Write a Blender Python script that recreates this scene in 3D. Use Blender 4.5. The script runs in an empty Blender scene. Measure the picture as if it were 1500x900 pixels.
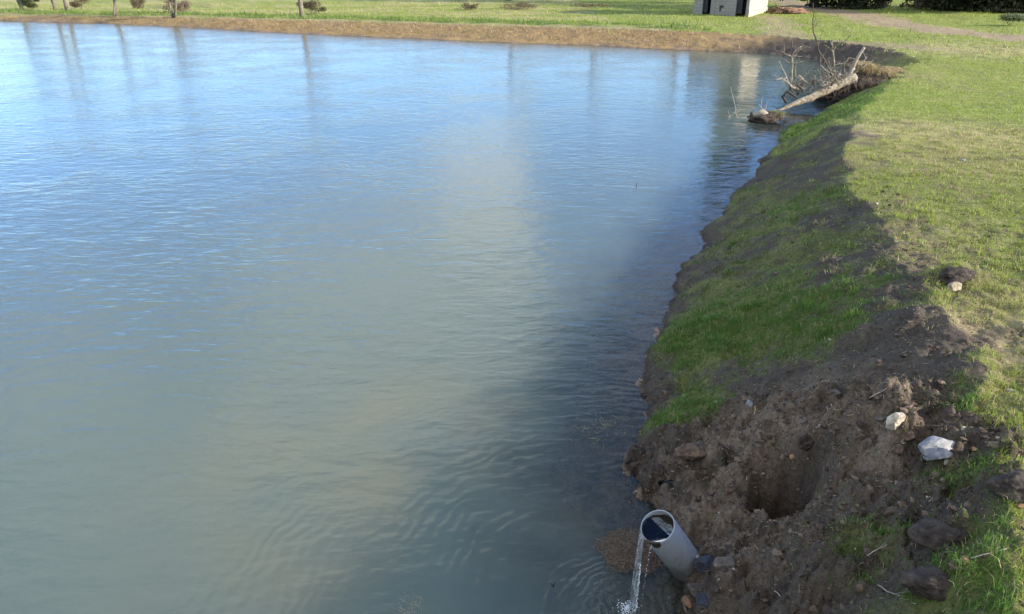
import bpy, bmesh, math, random
import numpy as np
from mathutils import Vector, Matrix, Quaternion
R = math.radians
random.seed(7); rng = np.random.default_rng(11)
C = bpy.context.scene.collection
S = bpy.context.scene

# ------------------------------------------------------------------ camera
F = 1040.0; YH = 40.0; HC = 3.2
PITCH = math.atan((450 + YH) / F)
cam = bpy.data.cameras.new('camera'); camo = bpy.data.objects.new('camera', cam); C.objects.link(camo)
camo.location = (0, 0, HC); camo.rotation_euler = (math.pi/2 - PITCH, 0, 0)
cam.sensor_width = 36; cam.lens = F / 1500 * 36; cam.clip_start = .05; cam.clip_end = 3000
S.camera = camo

# ------------------------------------------------------------------ light
SUN_EL = R(21); SUN_AZ = R(-17)          # azimuth measured from +X towards +Y
SUNV = Vector((math.cos(SUN_EL)*math.cos(SUN_AZ), math.cos(SUN_EL)*math.sin(SUN_AZ), math.sin(SUN_EL)))
sl = bpy.data.lights.new('sun', 'SUN'); sl.energy = 3.8; sl.angle = R(.55); sl.color = (1, .87, .70)
so = bpy.data.objects.new('sun', sl); C.objects.link(so)
so.rotation_euler = SUNV.to_track_quat('Z', 'Y').to_euler()

def px_dir(px, py):
    a = (px - 750) / F; b = (450 - py) / F
    return Vector((a, math.cos(PITCH) + b*math.sin(PITCH), -math.sin(PITCH) + b*math.cos(PITCH)))

world = bpy.data.worlds.new('World'); S.world = world; world.use_nodes = True
nt = world.node_tree; nt.nodes.clear(); N = nt.nodes.new; L = nt.links.new
out = N('ShaderNodeOutputWorld'); bg = N('ShaderNodeBackground'); bg.inputs['Strength'].default_value = .15
sky = N('ShaderNodeTexSky'); sky.sky_type = 'NISHITA'; sky.sun_disc = False
sky.sun_elevation = SUN_EL; sky.sun_rotation = math.pi/2 - SUN_AZ; sky.air_density = 1.0; sky.dust_density = .3; sky.ozone_density = 2.4
tc = N('ShaderNodeTexCoord')
def wmath(op, a, b=None, c=None, clamp=False):
    n = N('ShaderNodeMath'); n.operation = op; n.use_clamp = clamp
    for i, v in enumerate((a, b, c)):
        if v is None: continue
        if isinstance(v, (int, float)): n.inputs[i].default_value = v
        else: L(v, n.inputs[i])
    return n.outputs[0]
sep = N('ShaderNodeSeparateXYZ'); L(tc.outputs['Generated'], sep.inputs[0])
# clouds: a soft layer projected on a plane high above the pond
zz = wmath('ADD', wmath('MAXIMUM', sep.outputs[2], 0), .12)
cx = wmath('DIVIDE', sep.outputs[0], zz); cy = wmath('DIVIDE', sep.outputs[1], zz)
cmb = N('ShaderNodeCombineXYZ'); L(cx, cmb.inputs[0]); L(cy, cmb.inputs[1])
no1 = N('ShaderNodeTexNoise'); no1.inputs['Scale'].default_value = .75; no1.inputs['Detail'].default_value = 7; no1.inputs['Roughness'].default_value = .55
no1.inputs['Distortion'].default_value = .5
L(cmb.outputs[0], no1.inputs['Vector'])
def cloud_blob(px, py, width, w):
    d = px_dir(px, py).normalized(); d.z = abs(d.z)
    dp = N('ShaderNodeVectorMath'); dp.operation = 'DOT_PRODUCT'; L(tc.outputs['Generated'], dp.inputs[0]); dp.inputs[1].default_value = d
    mr = N('ShaderNodeMapRange'); mr.interpolation_type = 'SMOOTHSTEP'
    L(dp.outputs['Value'], mr.inputs[0]); mr.inputs[1].default_value = math.cos(R(width)); mr.inputs[2].default_value = 1
    return wmath('MULTIPLY', mr.outputs[0], w)
acc = None
for a in ((560, 480, 17, .38), (715, 330, 7, .34), (720, 230, 4.5, .22), (840, 300, 6, -.12), (560, 260, 6, -.14), (330, 620, 20, .24), (80, 820, 20, .22), (1000, 640, 22, .06), (300, 330, 16, -.15), (1000, 430, 14, .14), (860, 150, 9, .08), (400, 110, 10, -.10), (60, 60, 16, -.22), (700, 90, 9, -.10)):
    b = cloud_blob(*a); acc = b if acc is None else wmath('ADD', acc, b)
m0 = wmath('ADD', no1.outputs[0], acc)
cr = N('ShaderNodeMapRange'); cr.interpolation_type = 'SMOOTHSTEP'; 
def fill_cloud(v, width, w):
    dp = N('ShaderNodeVectorMath'); dp.operation = 'DOT_PRODUCT'; L(tc.outputs['Generated'], dp.inputs[0]); dp.inputs[1].default_value = Vector(v).normalized()
    mr = N('ShaderNodeMapRange'); mr.interpolation_type = 'SMOOTHSTEP'
    L(dp.outputs['Value'], mr.inputs[0]); mr.inputs[1].default_value = math.cos(R(width)); mr.inputs[2].default_value = math.cos(R(width*.3))
    return wmath('MULTIPLY', mr.outputs[0], w)
m0 = wmath('ADD', m0, fill_cloud((-.2, -.5, .8), 62, .42)); m0 = wmath('ADD', m0, fill_cloud((-1, -.3, .35), 50, .3))  # unseen clouds overhead and behind the camera, added for neutral fill light
L(m0, cr.inputs[0])
cr.inputs[1].default_value = .50; cr.inputs[2].default_value = 1.02; cr.inputs[3].default_value = 0; cr.inputs[4].default_value = .92
mixc = N('ShaderNodeMix'); mixc.data_type = 'RGBA'; L(cr.outputs[0], mixc.inputs[0])
tint = N('ShaderNodeMix'); tint.data_type = 'RGBA'; tint.blend_type = 'MULTIPLY'; tint.inputs[0].default_value = 1; L(sky.outputs[0], tint.inputs[6]); tint.inputs[7].default_value = (.53, .69, .95, 1)
L(tint.outputs[2], mixc.inputs[6])
mixc.inputs[7].default_value = (3.9, 3.95, 3.85, 1)
L(mixc.outputs[2], bg.inputs[0]); L(bg.outputs[0], out.inputs[0])

S.view_settings.view_transform = 'Standard'; S.view_settings.look = 'None'
S.view_settings.exposure = 1.5; S.view_settings.gamma = 1; S.view_settings.use_curve_mapping = False
S.render.engine = 'CYCLES'
S.cycles.max_bounces = 6; S.cycles.transparent_max_bounces = 8; S.cycles.caustics_reflective = False; S.cycles.caustics_refractive = False

# ------------------------------------------------------------------ numpy noise
def _h(ix, iy, s):
    h = (ix.astype(np.int64)*374761393 + iy.astype(np.int64)*668265263 + s*1442695041) & 0xffffffff
    h = ((h ^ (h >> 13)) * 1274126177) & 0xffffffff
    h = ((h ^ (h >> 16)) * 2246822519) & 0xffffffff
    return (h ^ (h >> 15)) & 0xffff
def noise(x, y, s=0):
    x = np.asarray(x, float); y = np.asarray(y, float)
    ix = np.floor(x); iy = np.floor(y); fx = x-ix; fy = y-iy
    ux = fx*fx*fx*(fx*(fx*6-15)+10); uy = fy*fy*fy*(fy*(fy*6-15)+10)
    def g(dx, dy):
        a = _h(ix+dx, iy+dy, s) * (2*math.pi/65536)
        return np.cos(a)*(fx-dx) + np.sin(a)*(fy-dy)
    return ((g(0,0)*(1-ux)+g(1,0)*ux)*(1-uy) + (g(0,1)*(1-ux)+g(1,1)*ux)*uy) * 1.5
def fbm(x, y, s=0, o=4, p=.5):
    r = 0; a = 1; t = 0
    for i in range(o):
        r = r + a*noise(x, y, s+i*17); t += a; a *= p; x = x*2.03+11.3; y = y*2.03-7.1
    return r / t * 1.4
def billow(x, y, s=0, o=4, p=.5):
    r = 0; a = 1; t = 0
    for i in range(o):
        r = r + a*np.abs(noise(x, y, s+i*29)); t += a; a *= p; x = x*2.1+3.7; y = y*2.1+9.2
    return r / t
def worley(x, y, s=0):
    ix = np.floor(x); iy = np.floor(y); d1 = np.full(np.shape(x), 9.); cid = np.zeros(np.shape(x))
    for dx in (-1, 0, 1):
        for dy in (-1, 0, 1):
            cx_ = ix+dx; cy_ = iy+dy
            h1 = _h(cx_, cy_, s)/65536.; h2 = _h(cx_, cy_, s+5)/65536.
            d = np.hypot(cx_+h1-x, cy_+h2-y); m = d < d1
            d1 = np.where(m, d, d1); cid = np.where(m, _h(cx_, cy_, s+9)/65536., cid)
    return d1, cid
def sst(a, b, x):
    t = np.clip((x-a)/(b-a), 0, 1); return t*t*(3-2*t)

def at(px, py, z):
    d = px_dir(px, py); t = (z-HC)/d.z
    return Vector((d.x*t, d.y*t, z))
def atd(px, py, y):
    d = px_dir(px, py); t = y/d.y
    return Vector((d.x*t, y, HC+d.z*t))

# ------------------------------------------------------------------ shore and crest of the pond bank
shore_px = [(1000,852),(968,780),(930,700),(938,640),(942,600),(950,560),(956,515),(975,465),(1000,412),(1036,345),(1078,288),(1108,245),(1160,190),(1195,173),(1235,150),(1262,128),
            (1262,108),(1235,93),(1190,85),(1110,77),(1000,73),(860,66),(740,62),(600,56),(480,51),(360,45),(240,38),(160,34),(0,30),(-200,24)]
crest_px = [(1500,900,1.25),(1482,800,1.2),(1455,700,1.15),(1440,600,1.12),(1430,500,1.1),(1350,420,1.05),(1300,340,1.0),(1255,275,.95),(1238,215,.9),(1258,170,.85),(1308,120,.75),(1345,88,.68),
            (1300,70,.64),(1200,57,.6),(1110,51,.58),(1000,45,.58),(860,41,.57),(740,38,.56),(600,34,.55),(480,31,.53),(360,28,.5),(240,25,.45),(160,24,.4),(0,22,.36),(-200,16,.36)]
shore = [(-200,-3),(-30,-.5),(-6,.35),(-1.2,.95),(.2,1.35),(.85,1.9),(1.0,2.4)] + [tuple(at(a,b,0)[:2]) for a,b in shore_px] + [(-80,60),(-200,64)]
crest = [(-200,-8,1.2),(-30,-3.5,1.4),(-6,-1.6,1.5),(-1,-.9,1.5),(.9,.2,1.4),(1.45,1.0,1.3)] + [(at(a,b,z).x, at(a,b,z).y, z) for a,b,z in crest_px] + [(-80,62,.4),(-200,67,.4)]
shore = np.array(shore); crest = np.array(crest)
def pdist(x, y, P, closed_inf=False):
    d = np.full(x.shape, 1e9); zc = np.zeros(x.shape)
    for i in range(len(P)-1):
        a = P[i]; b = P[i+1]; ex, ey = b[0]-a[0], b[1]-a[1]; l2 = ex*ex+ey*ey
        t = np.clip(((x-a[0])*ex+(y-a[1])*ey)/l2, 0, 1)
        dd = np.hypot(x-a[0]-t*ex, y-a[1]-t*ey); m = dd < d
        d = np.where(m, dd, d)
        if P.shape[1] > 2: zc = np.where(m, a[2]+t*(b[2]-a[2]), zc)
    return d, zc
def inside(x, y, P):
    r = np.zeros(x.shape, bool); n = len(P)
    for i in range(n):
        x1, y1 = P[i][0], P[i][1]; x2, y2 = P[(i+1) % n][0], P[(i+1) % n][1]
        if y1 == y2: continue
        c = ((y1 > y) != (y2 > y)) & (x < (x2-x1)*(y-y1)/(y2-y1)+x1)
        r ^= c
    return r
def zbase(x, y):
    x = np.asarray(x, float); y = np.asarray(y, float)
    rr = np.hypot(x, y); w = np.clip(rr/30, .12, .5)
    wx = x + w*.5*noise(x*1.3, y*1.3, 3) + .05*noise(x*5, y*5, 5) + .02*noise(x*17, y*17, 6)
    wy = y + w*.5*noise(x*1.3, y*1.3, 4) + .05*noise(x*5, y*5, 8) + .02*noise(x*17, y*17, 9)
    ds, _ = pdist(wx, wy, shore); dc, zc = pdist(wx, wy, crest)
    ins = inside(wx, wy, shore); inc = inside(wx, wy, crest)
    u = ds/(ds+dc+1e-6)
    zb = zc*(u**.85)
    zb = np.where(u > .8, zb - zc*.35*(np.clip(u-.8, 0, 1))**1.5, zb)
    # field beyond the crest
    ztop = zc - zc*.35*(.2**1.5)
    far = sst(8, 45, dc)
    zf = ztop + np.clip(dc, 0, .5)*.06 + far*(.9-ztop)*.9
    zw = -.9*(1-np.exp(-ds*.45))
    z = np.where(ins, zw, np.where(inc, zb, zf))
    U = np.where(ins, -ds, np.where(inc, u, 1+dc))
    return z, U, ds*np.where(ins, -1, 1)
def ground(px, py, hf=None):
    d = px_dir(px, py); t = np.linspace(1.2, 90, 9000)
    x = d.x*t; y = d.y*t; z = HC+d.z*t
    h = (hf or (lambda a, b: zbase(a, b)[0]))(x, y); h = np.maximum(h, 0)
    i = int(np.argmax(z < h)) or len(t)-1
    return Vector((x[i], y[i], float(h[i])))

# features: (pixel on the ground, radius across, radius along, height)
FEAT = []
def feat(px, py, rx, ry, h, rot=0, p=1):
    g = ground(px, py); FEAT.append((g.x, g.y, rx, ry, h, rot, p))
feat(1152, 700, .16, .18, -.68, .3, 2); feat(1118, 668, .1, .08, -.12); feat(1185, 690, .09, .1, -.12)      # washed out hole
feat(1120, 735, .16, .15, -.12)
feat(1195, 735, .13, .12, -.06)
feat(1255, 640, .28, .2, .24, .4)        # spoil heap
feat(1290, 625, .18, .12, .06, .3)
feat(1120, 628, .26, .10, .10, .3)
feat(1010, 660, .14, .20, .08)
feat(1230, 760, .14, .18, .07)
feat(1100, 830, .20, .2, .05)
feat(1375, 790, .16, .11, .10, .2)
feat(1375, 860, .18, .10, .09, .3)
feat(1480, 720, .16, .12, .10)
feat(1450, 650, .2, .07, .05)
feat(1405, 408, .17, .10, .12, .1)
feat(1345, 470, .18, .12, .09, .5)
feat(1330, 530, .28, .12, .05, .2)
feat(1400, 540, .18, .12, .06, .2)
feat(1265, 490, .08, .08, .05)
feat(1040, 540, .3, .06, -.04, .6)
feat(1000, 560, .2, .06, -.05, .6)
feat(1160, 540, .3, .08, .04, .5)
_r = random.Random(21)
for k in range(90):
    px_, py_ = _r.uniform(950, 1340), _r.uniform(600, 890)
    if px_ > 1000 or py_ < 720: feat(px_, py_, _r.uniform(.03, .11), _r.uniform(.03, .09), _r.uniform(-.06, .065), _r.uniform(0, 3), _r.choice((1, 2)))
def features(x, y):
    z = np.zeros(np.shape(x))
    for cx_, cy_, rx, ry, h, rot, p in FEAT:
        c, s = math.cos(rot), math.sin(rot)
        dx = (x-cx_)*c+(y-cy_)*s; dy = -(x-cx_)*s+(y-cy_)*c
        q = (dx/rx)**2+(dy/ry)**2
        z += h*np.exp(-(q**p)*.8)
    return z
# colour masks
def blobs(lst):
    o = []
    for px, py, r, w in lst:
        g = ground(px, py); o.append((g.x, g.y, r, w))
    return o
DIST = blobs([(1150,700,.6,1),(1010,700,.35,1),(1240,640,.45,1),(1060,820,.5,1),(1170,840,.35,1),(1370,830,.3,.3),(1000,640,.3,.8),(1080,615,.3,.8),(1300,630,.3,.9),(1480,720,.3,.5),(960,690,.25,1),(1440,655,.25,.4)])
BROWN = blobs([(1240,630,.38,1),(1150,605,.3,.8),(1060,640,.22,.7),(1040,690,.3,.9),(1290,680,.25,.7),(1010,610,.15,.4),(1050,750,.3,.7),(1090,820,.35,.6),(1180,600,.2,.8)])
SOIL = blobs([(1290,390,.6,1.0),(1240,400,.45,.7),(1320,440,.4,.6),(1200,330,.5,.5),(1160,235,1.0,.95),(1230,205,.8,.9),(1100,270,.8,.5),(1050,340,.6,1),(1020,400,.35,.9),(1260,300,.5,.75),(1225,240,.6,.8),(1100,370,.35,.5),(1335,370,.35,.45),
              (1050,560,.35,.5),(1150,540,.4,.7),(1330,540,.4,.6),(1250,560,.35,.5),(1400,560,.3,.35),(1430,650,.3,.5),(965,520,.2,.6),(960,560,.25,.6),(1350,480,.4,.7),
              (1230,540,.4,.5),(1190,575,.3,.5),(1380,470,.25,.3),(1200,720,.25,.5),(1180,780,.5,.6),(1400,740,.3,.2),(1370,860,.25,.7),(1370,790,.22,.7)])
GREEN = blobs([(1150,440,.55,1),(1080,460,.45,1),(1220,480,.4,.9),(1020,480,.35,.8),(1000,530,.3,.7),(1000,605,.22,1.3),(1040,600,.16,.8),(1240,160,1.2,1),(1290,140,1.2,1),(1200,180,1.2,1),(1170,215,.3,.3),(1190,290,.5,.6),(1120,330,.4,.5),
               (1430,690,.18,1),(1470,600,.2,.9),(1300,800,.16,.7),(1220,800,.13,.7),(1480,880,.2,1),(1400,810,.15,.6),(1470,760,.12,.7),(1420,600,.15,.3),(1290,850,.12,.6),(1330,740,.3,.35),(1300,700,.25,.3),(1250,830,.2,.5),(1340,590,.3,.3),(1200,880,.15,.4),(1430,860,.15,.6),(1385,400,.1,.8),(1430,390,.6,.5)])
DRY = blobs([(1300,185,1.0,.9),(1330,195,1.0,.6),(1310,110,1.4,.9),(1400,72,2.0,.7),(1380,80,2,.5),(1460,74,2,.6),(1480,440,.4,.8),(1450,480,.35,.9),(1420,480,.25,.5),(1480,520,.3,.6),(1380,230,1,.4),(1450,190,.9,.7),(1480,210,.8,.7),
             (1265,485,.12,.9),(1340,470,.15,.7),(1460,800,.12,.5),(1450,580,.2,.6),(1360,345,.5,.5),(1400,130,1.,.3)])
def gsum(lst, x, y):
    r = np.zeros(np.shape(x))
    for bx, by, rad, w in lst: r += w*np.exp(-((x-bx)**2+(y-by)**2)/(rad*rad)*.9)
    return r
# worn tracks of the field (polyline, half width)
def poly_g(pts): return np.array([[at(a, b, .7).x, at(a, b, .7).y] for a, b in pts])
TRACK1 = poly_g([(1140,3),(1200,14),(1260,22),(1330,37),(1400,44),(1500,54),(1640,70)])
TRACK2 = poly_g([(1130,22),(1140,35),(1150,50)])
TRACK3 = poly_g([(560,35),(860,41),(1110,51),(1200,55),(1300,66),(1400,72)])
def masks(x, y):
    """returns z-less description of the ground cover"""
    _, U, ds = zbase(x, y)
    rr = np.hypot(x, y)
    n1 = fbm(x*.9, y*.9, 40, 4); n2 = fbm(x*3.1, y*3.1, 50, 4); n3 = fbm(x*.25, y*.25, 60, 3); n4 = fbm(x*9, y*9, 70, 3)
    dist = sst(.35, .8, gsum(DIST, x, y)+.25*n2)
    soil = gsum(SOIL, x, y); green = gsum(GREEN, x, y); dry = gsum(DRY, x, y)
    onbank = (U > 0) & (U < 1)
    far = sst(22, 30, y)
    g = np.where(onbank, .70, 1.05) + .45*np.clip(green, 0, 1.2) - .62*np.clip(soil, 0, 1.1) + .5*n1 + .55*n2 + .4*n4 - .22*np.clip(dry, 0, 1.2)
    g = np.where(U < .12, g-.5*(1-np.clip(U, 0, 1)/.12)*np.clip(1.2-green, 0, 1), g)
    g = g - .9*dist*(1-np.clip(green-.3, 0, 1))
    g = np.clip(sst(.0, 1.05, g), 0, 1)
    # far bank: dry grass and bare earth
    fb = far*np.where(U < 1, 1, 0)
    dryf = np.clip(dry, 0, 1)*.85 + .3*sst(.0, .5, n3+.4*n2) + .05
    d1, _ = pdist(x, y, TRACK1); d2, _ = pdist(x, y, TRACK2); d3, _ = pdist(x, y, TRACK3)
    up1 = (U > 1.0)
    tr = np.maximum(np.maximum(sst(2.3, .9, d1+.9*n1), .75*sst(1.4, .4, d2+.9*n1)*up1), .8*sst(1.0, .2, d3+.45*n1)*far*up1)
    # pale strip along the far crest on the left
    strip = far*sst(1.0, 1.15, U)*sst(2.6, 1.7, U+.4*n1)*(x < 8)*.85
    band = far*sst(2.5, 3.5, U)*(x < 6)*sst(-.1, .2, fbm(x*.08, y*.3, 91, 4)+.12)*sst(5.5, 7.5, U)
    rough = far*sst(1.6, 2.4, U)*sst(6.5, 4.5, U+.8*n1)*(x < 10)*sst(-.35, .25, fbm(x*.45, y*.9, 206, 3)+.1-.02*np.clip(x, 0, 20))
    return dict(rough=rough, g=g, dist=dist, soil=np.clip(soil, 0, 1.3), dry=np.clip(np.maximum(dryf, band), 0, 1), tr=np.maximum(tr, strip*.8), fb=fb, U=U, n1=n1, n2=n2, n3=n3, n4=n4,
                brown=np.clip(gsum(BROWN, x, y), 0, 1), onbank=onbank, far=far, ds=ds, rr=rr, band=band, strip=strip)
def height(x, y, fine=True):
    x = np.asarray(x, float); y = np.asarray(y, float)
    z, U, ds = zbase(x, y)
    z = z + features(x, y)*sst(-.25, .05, ds)
    rr = np.hypot(x, y)
    dist = sst(.35, .8, gsum(DIST, x, y)+.2*fbm(x*3, y*3, 50, 2))
    near = sst(11, 6, rr)
    land = sst(-.5, .15, ds)
    b1 = billow(x*3.2, y*3.2, 101, 4); w1, c1 = worley(x*11+noise(x*5, y*5, 1), y*11+noise(x*5, y*5, 2), 7); w2, c2 = worley(x*25, y*25, 12)
    lump = (1-np.clip(w1, 0, 1)**2)*(.35+.65*c1)
    lump2 = (1-np.clip(w2*1.1, 0, 1)**2)*c2
    z = z + land*near*dist*(.30*(b1-.25) + .070*(lump-.4) + .032*(lump2-.3))
    hq = ((x-FEAT[0][0])/.24)**2+((y-FEAT[0][1])/.24)**2; z = z + np.exp(-hq*hq)*(.09*(lump-.5)+.12*(b1-.25)+.02*(lump2-.3))
    z = z + land*near*(1-dist)*(.10*(b1-.25) + .018*(lump-.3)*sst(.2, .8, gsum(SOIL, x, y)))
    z = z + land*(.03*fbm(x*.8, y*.8, 22, 3)*sst(.0, .5, ds) + sst(14, 30, rr)*.10*fbm(x*.35, y*.35, 23, 4)*sst(1.1, 1.6, U))
    # slumped grooves running down the far bank and up the far corner
    k = sst(20, 26, y)*((U > 0) & (U < 1.25))
    z = z + k*(.035*noise(x*2.2+y*1.2, y*.5, 33)+.03*noise(x*6, y*3, 34))*sst(0, .3, ds)
    return z

# ------------------------------------------------------------------ mesh helpers
def mesh_np(name, V, faces_flat, loop_tot, mat, smooth=True, cols=None, attrs=None):
    me = bpy.data.meshes.new(name)
    V = np.asarray(V, np.float32); n = len(V)
    me.vertices.add(n); me.vertices.foreach_set('co', V.ravel())
    ff = np.asarray(faces_flat, np.int32); lt = np.asarray(loop_tot, np.int32)
    me.loops.add(len(ff)); me.loops.foreach_set('vertex_index', ff)
    me.polygons.add(len(lt)); ls = np.zeros(len(lt), np.int32); ls[1:] = np.cumsum(lt)[:-1]
    me.polygons.foreach_set('loop_start', ls)
    me.polygons.foreach_set('use_smooth', np.full(len(lt), smooth))
    me.update(calc_edges=True)
    if cols is not None:
        a = me.color_attributes.new('col', 'FLOAT_COLOR', 'POINT')
        c = np.ones((n, 4), np.float32); c[:, :3] = cols; a.data.foreach_set('color', c.ravel())
    for k, v in (attrs or {}).items():
        a = me.attributes.new(k, 'FLOAT', 'POINT'); a.data.foreach_set('value', np.asarray(v, np.float32))
    me.materials.append(mat)
    o = bpy.data.objects.new(name, me); C.objects.link(o); return o
def tag(o, label=None, cat=None, group=None, kind=None):
    if label: o['label'] = label
    if cat: o['category'] = cat
    if group: o['group'] = group
    if kind: o['kind'] = kind
    return o
def empty(name, loc, label, cat, group=None, rz=0):
    o = bpy.data.objects.new(name, None); C.objects.link(o); o.location = loc; o.rotation_euler.z = rz
    o.empty_display_size = .1
    return tag(o, label, cat, group)
def obj(name, bm, mat, parent=None, smooth=False):
    me = bpy.data.meshes.new(name); bm.to_mesh(me); bm.free()
    if smooth: me.polygons.foreach_set('use_smooth', [True]*len(me.polygons))
    me.materials.append(mat); o = bpy.data.objects.new(name, me); C.objects.link(o)
    if parent is not None:
        o.parent = parent; o.matrix_parent_inverse = Matrix.Translation(-Vector(parent.location)) if parent.type == 'EMPTY' else Matrix()
    return o

# ------------------------------------------------------------------ materials
def mat(name): 
    m = bpy.data.materials.new(name); m.use_nodes = True; t = m.node_tree
    for n in list(t.nodes):
        if n.type != 'OUTPUT_MATERIAL': t.nodes.remove(n)
    return m, t, [n for n in t.nodes][0]
class NB:
    def __init__(s, t): s.t = t
    def n(s, ty, **kw):
        x = s.t.nodes.new(ty)
        for k, v in kw.items():
            if k.startswith('_'): setattr(x, k[1:], v)
        return x
    def l(s, a, b): s.t.links.new(a, b)
    def m(s, op, a, b=None, clamp=False, c=None):
        n = s.t.nodes.new('ShaderNodeMath'); n.operation = op; n.use_clamp = clamp
        for i, v in enumerate((a, b, c)):
            if v is None: continue
            if isinstance(v, (int, float)): n.inputs[i].default_value = v
            else: s.l(v, n.inputs[i])
        return n.outputs[0]
    def noise(s, scale, detail=4, rough=.55, vec=None, dist=0):
        n = s.t.nodes.new('ShaderNodeTexNoise'); n.inputs['Scale'].default_value = scale; n.inputs['Detail'].default_value = detail
        n.inputs['Roughness'].default_value = rough; n.inputs['Distortion'].default_value = dist
        if vec is not None: s.l(vec, n.inputs['Vector'])
        return n.outputs['Fac']
    def ramp(s, fac, a, b, c0=0., c1=1.):
        n = s.t.nodes.new('ShaderNodeMapRange'); n.interpolation_type = 'SMOOTHSTEP'
        s.l(fac, n.inputs[0])
        for i, v in enumerate((a, b, c0, c1)): n.inputs[i+1].default_value = v
        return n.outputs[0]
    def mix(s, f, a, b, mode='MIX'):
        n = s.t.nodes.new('ShaderNodeMix'); n.data_type = 'RGBA'; n.blend_type = mode
        for sock, v in ((n.inputs[0], f), (n.inputs[6], a), (n.inputs[7], b)):
            if isinstance(v, (int, float)): sock.default_value = v
            elif isinstance(v, tuple): sock.default_value = (*v, 1) if len(v) == 3 else v
            else: s.l(v, sock)
        return n.outputs[2]
    def bump(s, h, strength, dist, normal=None):
        n = s.t.nodes.new('ShaderNodeBump'); n.inputs['Strength'].default_value = strength; n.inputs['Distance'].default_value = dist
        s.l(h, n.inputs['Height'])
        if normal is not None: s.l(normal, n.inputs['Normal'])
        return n.outputs[0]
    def obj(s): return s.t.nodes.new('ShaderNodeTexCoord').outputs['Object']
    def pos(s): return s.t.nodes.new('ShaderNodeNewGeometry').outputs['Position']

def simple(name, base, dark=None, scale=20, rough=.9, bump=.3, bdist=.01, spec=.2, light=None):
    m, t, o = mat(name); b = NB(t); p = b.n('ShaderNodeBsdfPrincipled'); co = b.obj()
    dark = dark or tuple(c*.5 for c in base); light = light or tuple(min(1, c*1.3) for c in base)
    n1 = b.noise(scale, 6, .65, co); n2 = b.noise(scale*.23, 4, .6, co)
    c = b.mix(b.ramp(n1, .35, .65), dark, base); c = b.mix(b.ramp(n2, .5, .8, 0, .7), c, light)
    b.l(c, p.inputs['Base Color']); p.inputs['Roughness'].default_value = rough; p.inputs['Specular IOR Level'].default_value = spec
    b.l(b.bump(n1, bump, bdist), p.inputs['Normal']); b.l(p.outputs[0], o.inputs[0]); return m

# ground
gm, t, o_ = mat('ground_cover'); b = NB(t); p = b.n('ShaderNodeBsdfPrincipled'); p.inputs['Roughness'].default_value = .95; p.inputs['Specular IOR Level'].default_value = .12
at_ = b.n('ShaderNodeAttribute', _attribute_name='col'); pos = b.pos()
nf = b.noise(38, 7, .7, pos); nf2 = b.noise(150, 3, .7, pos); nm = b.noise(4, 6, .65, pos)
v = b.m('ADD', b.m('MULTIPLY', b.ramp(nf, .25, .75, -.5, .5), .75), b.m('MULTIPLY', b.ramp(nf2, .25, .75, -.5, .5), .5))
v = b.m('ADD', v, b.m('MULTIPLY', b.ramp(nm, .25, .75, -.5, .5), .5)); v = b.m('ADD', 1., v)
vm = b.n('ShaderNodeVectorMath', _operation='SCALE'); b.l(at_.outputs['Color'], vm.inputs[0]); b.l(v, vm.inputs['Scale'])
b.l(vm.outputs[0], p.inputs['Base Color'])
hb = b.m('ADD', b.m('MULTIPLY', nf, .7), b.m('MULTIPLY', nf2, .3))
b.l(b.bump(hb, .9, .032), p.inputs['Normal']); b.l(p.outputs[0], o_.inputs[0])
# leaves of grass
def blade_mat(name, trans=.35, spec=.25):
    m, t, o = mat(name); b = NB(t); a = b.n('ShaderNodeAttribute', _attribute_name='col')
    d = b.n('ShaderNodeBsdfPrincipled'); d.inputs['Roughness'].default_value = .6; d.inputs['Specular IOR Level'].default_value = spec
    tr = b.n('ShaderNodeBsdfTranslucent'); mx = b.n('ShaderNodeMixShader'); mx.inputs[0].default_value = trans
    b.l(a.outputs['Color'], d.inputs['Base Color']); b.l(a.outputs['Color'], tr.inputs[0])
    b.l(d.outputs[0], mx.inputs[1]); b.l(tr.outputs[0], mx.inputs[2]); b.l(mx.outputs[0], o.inputs[0]); return m
GRASS = blade_mat('grass_blade'); STRAW = blade_mat('straw', .15, .2)
SOILM, t, o_ = mat('soil_crumb'); b = NB(t); p = b.n('ShaderNodeBsdfPrincipled'); p.inputs['Roughness'].default_value = .95; p.inputs['Specular IOR Level'].default_value = .15
a_ = b.n('ShaderNodeAttribute', _attribute_name='col'); b.l(b.mix(b.ramp(b.noise(90, 4, .6, b.pos()), .3, .7, .0, .55), a_.outputs['Color'], (.03,.024,.02)), p.inputs['Base Color'])
b.l(b.bump(b.noise(120, 4, .6, b.pos()), .6, .006), p.inputs['Normal']); b.l(p.outputs[0], o_.inputs[0])
BARK = simple('bark', (.28,.25,.195), (.12,.10,.07), 13, bump=1., bdist=.04, light=(.38,.35,.26))
DEAD = simple('bleached_wood', (.36,.32,.26), (.19,.16,.13), 40, bump=.4)
DARKWOOD = simple('wet_dark_wood', (.05,.04,.032), None, 30, rough=.6)
TREEBARK = simple('tree_bark', (.22,.19,.15), (.09,.08,.06), 12, bump=.6)
TWIG = simple('twig_bark', (.13,.10,.08), None, 12)
CLAY = simple('dark_earth', (.075,.06,.05), (.03,.024,.02), 18, bump=.9, bdist=.03)
BROWNEARTH = simple('brown_earth', (.17,.12,.085), (.07,.05,.036), 22, bump=.9, bdist=.03)
def stone_mat(name, base, dark, scale=14, light=None, rough=.8): return simple(name, base, dark, scale, rough, .35, .01, .3, light)
WHITE = stone_mat('pale_limestone', (.50,.46,.36), (.30,.25,.18), 20)
GREY = stone_mat('grey_limestone', (.30,.295,.29), (.13,.145,.17), 16, (.50,.485,.47))
SLATE = stone_mat('blue_slate', (.045,.055,.075), (.02,.025,.035), 18, rough=.45)
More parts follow.
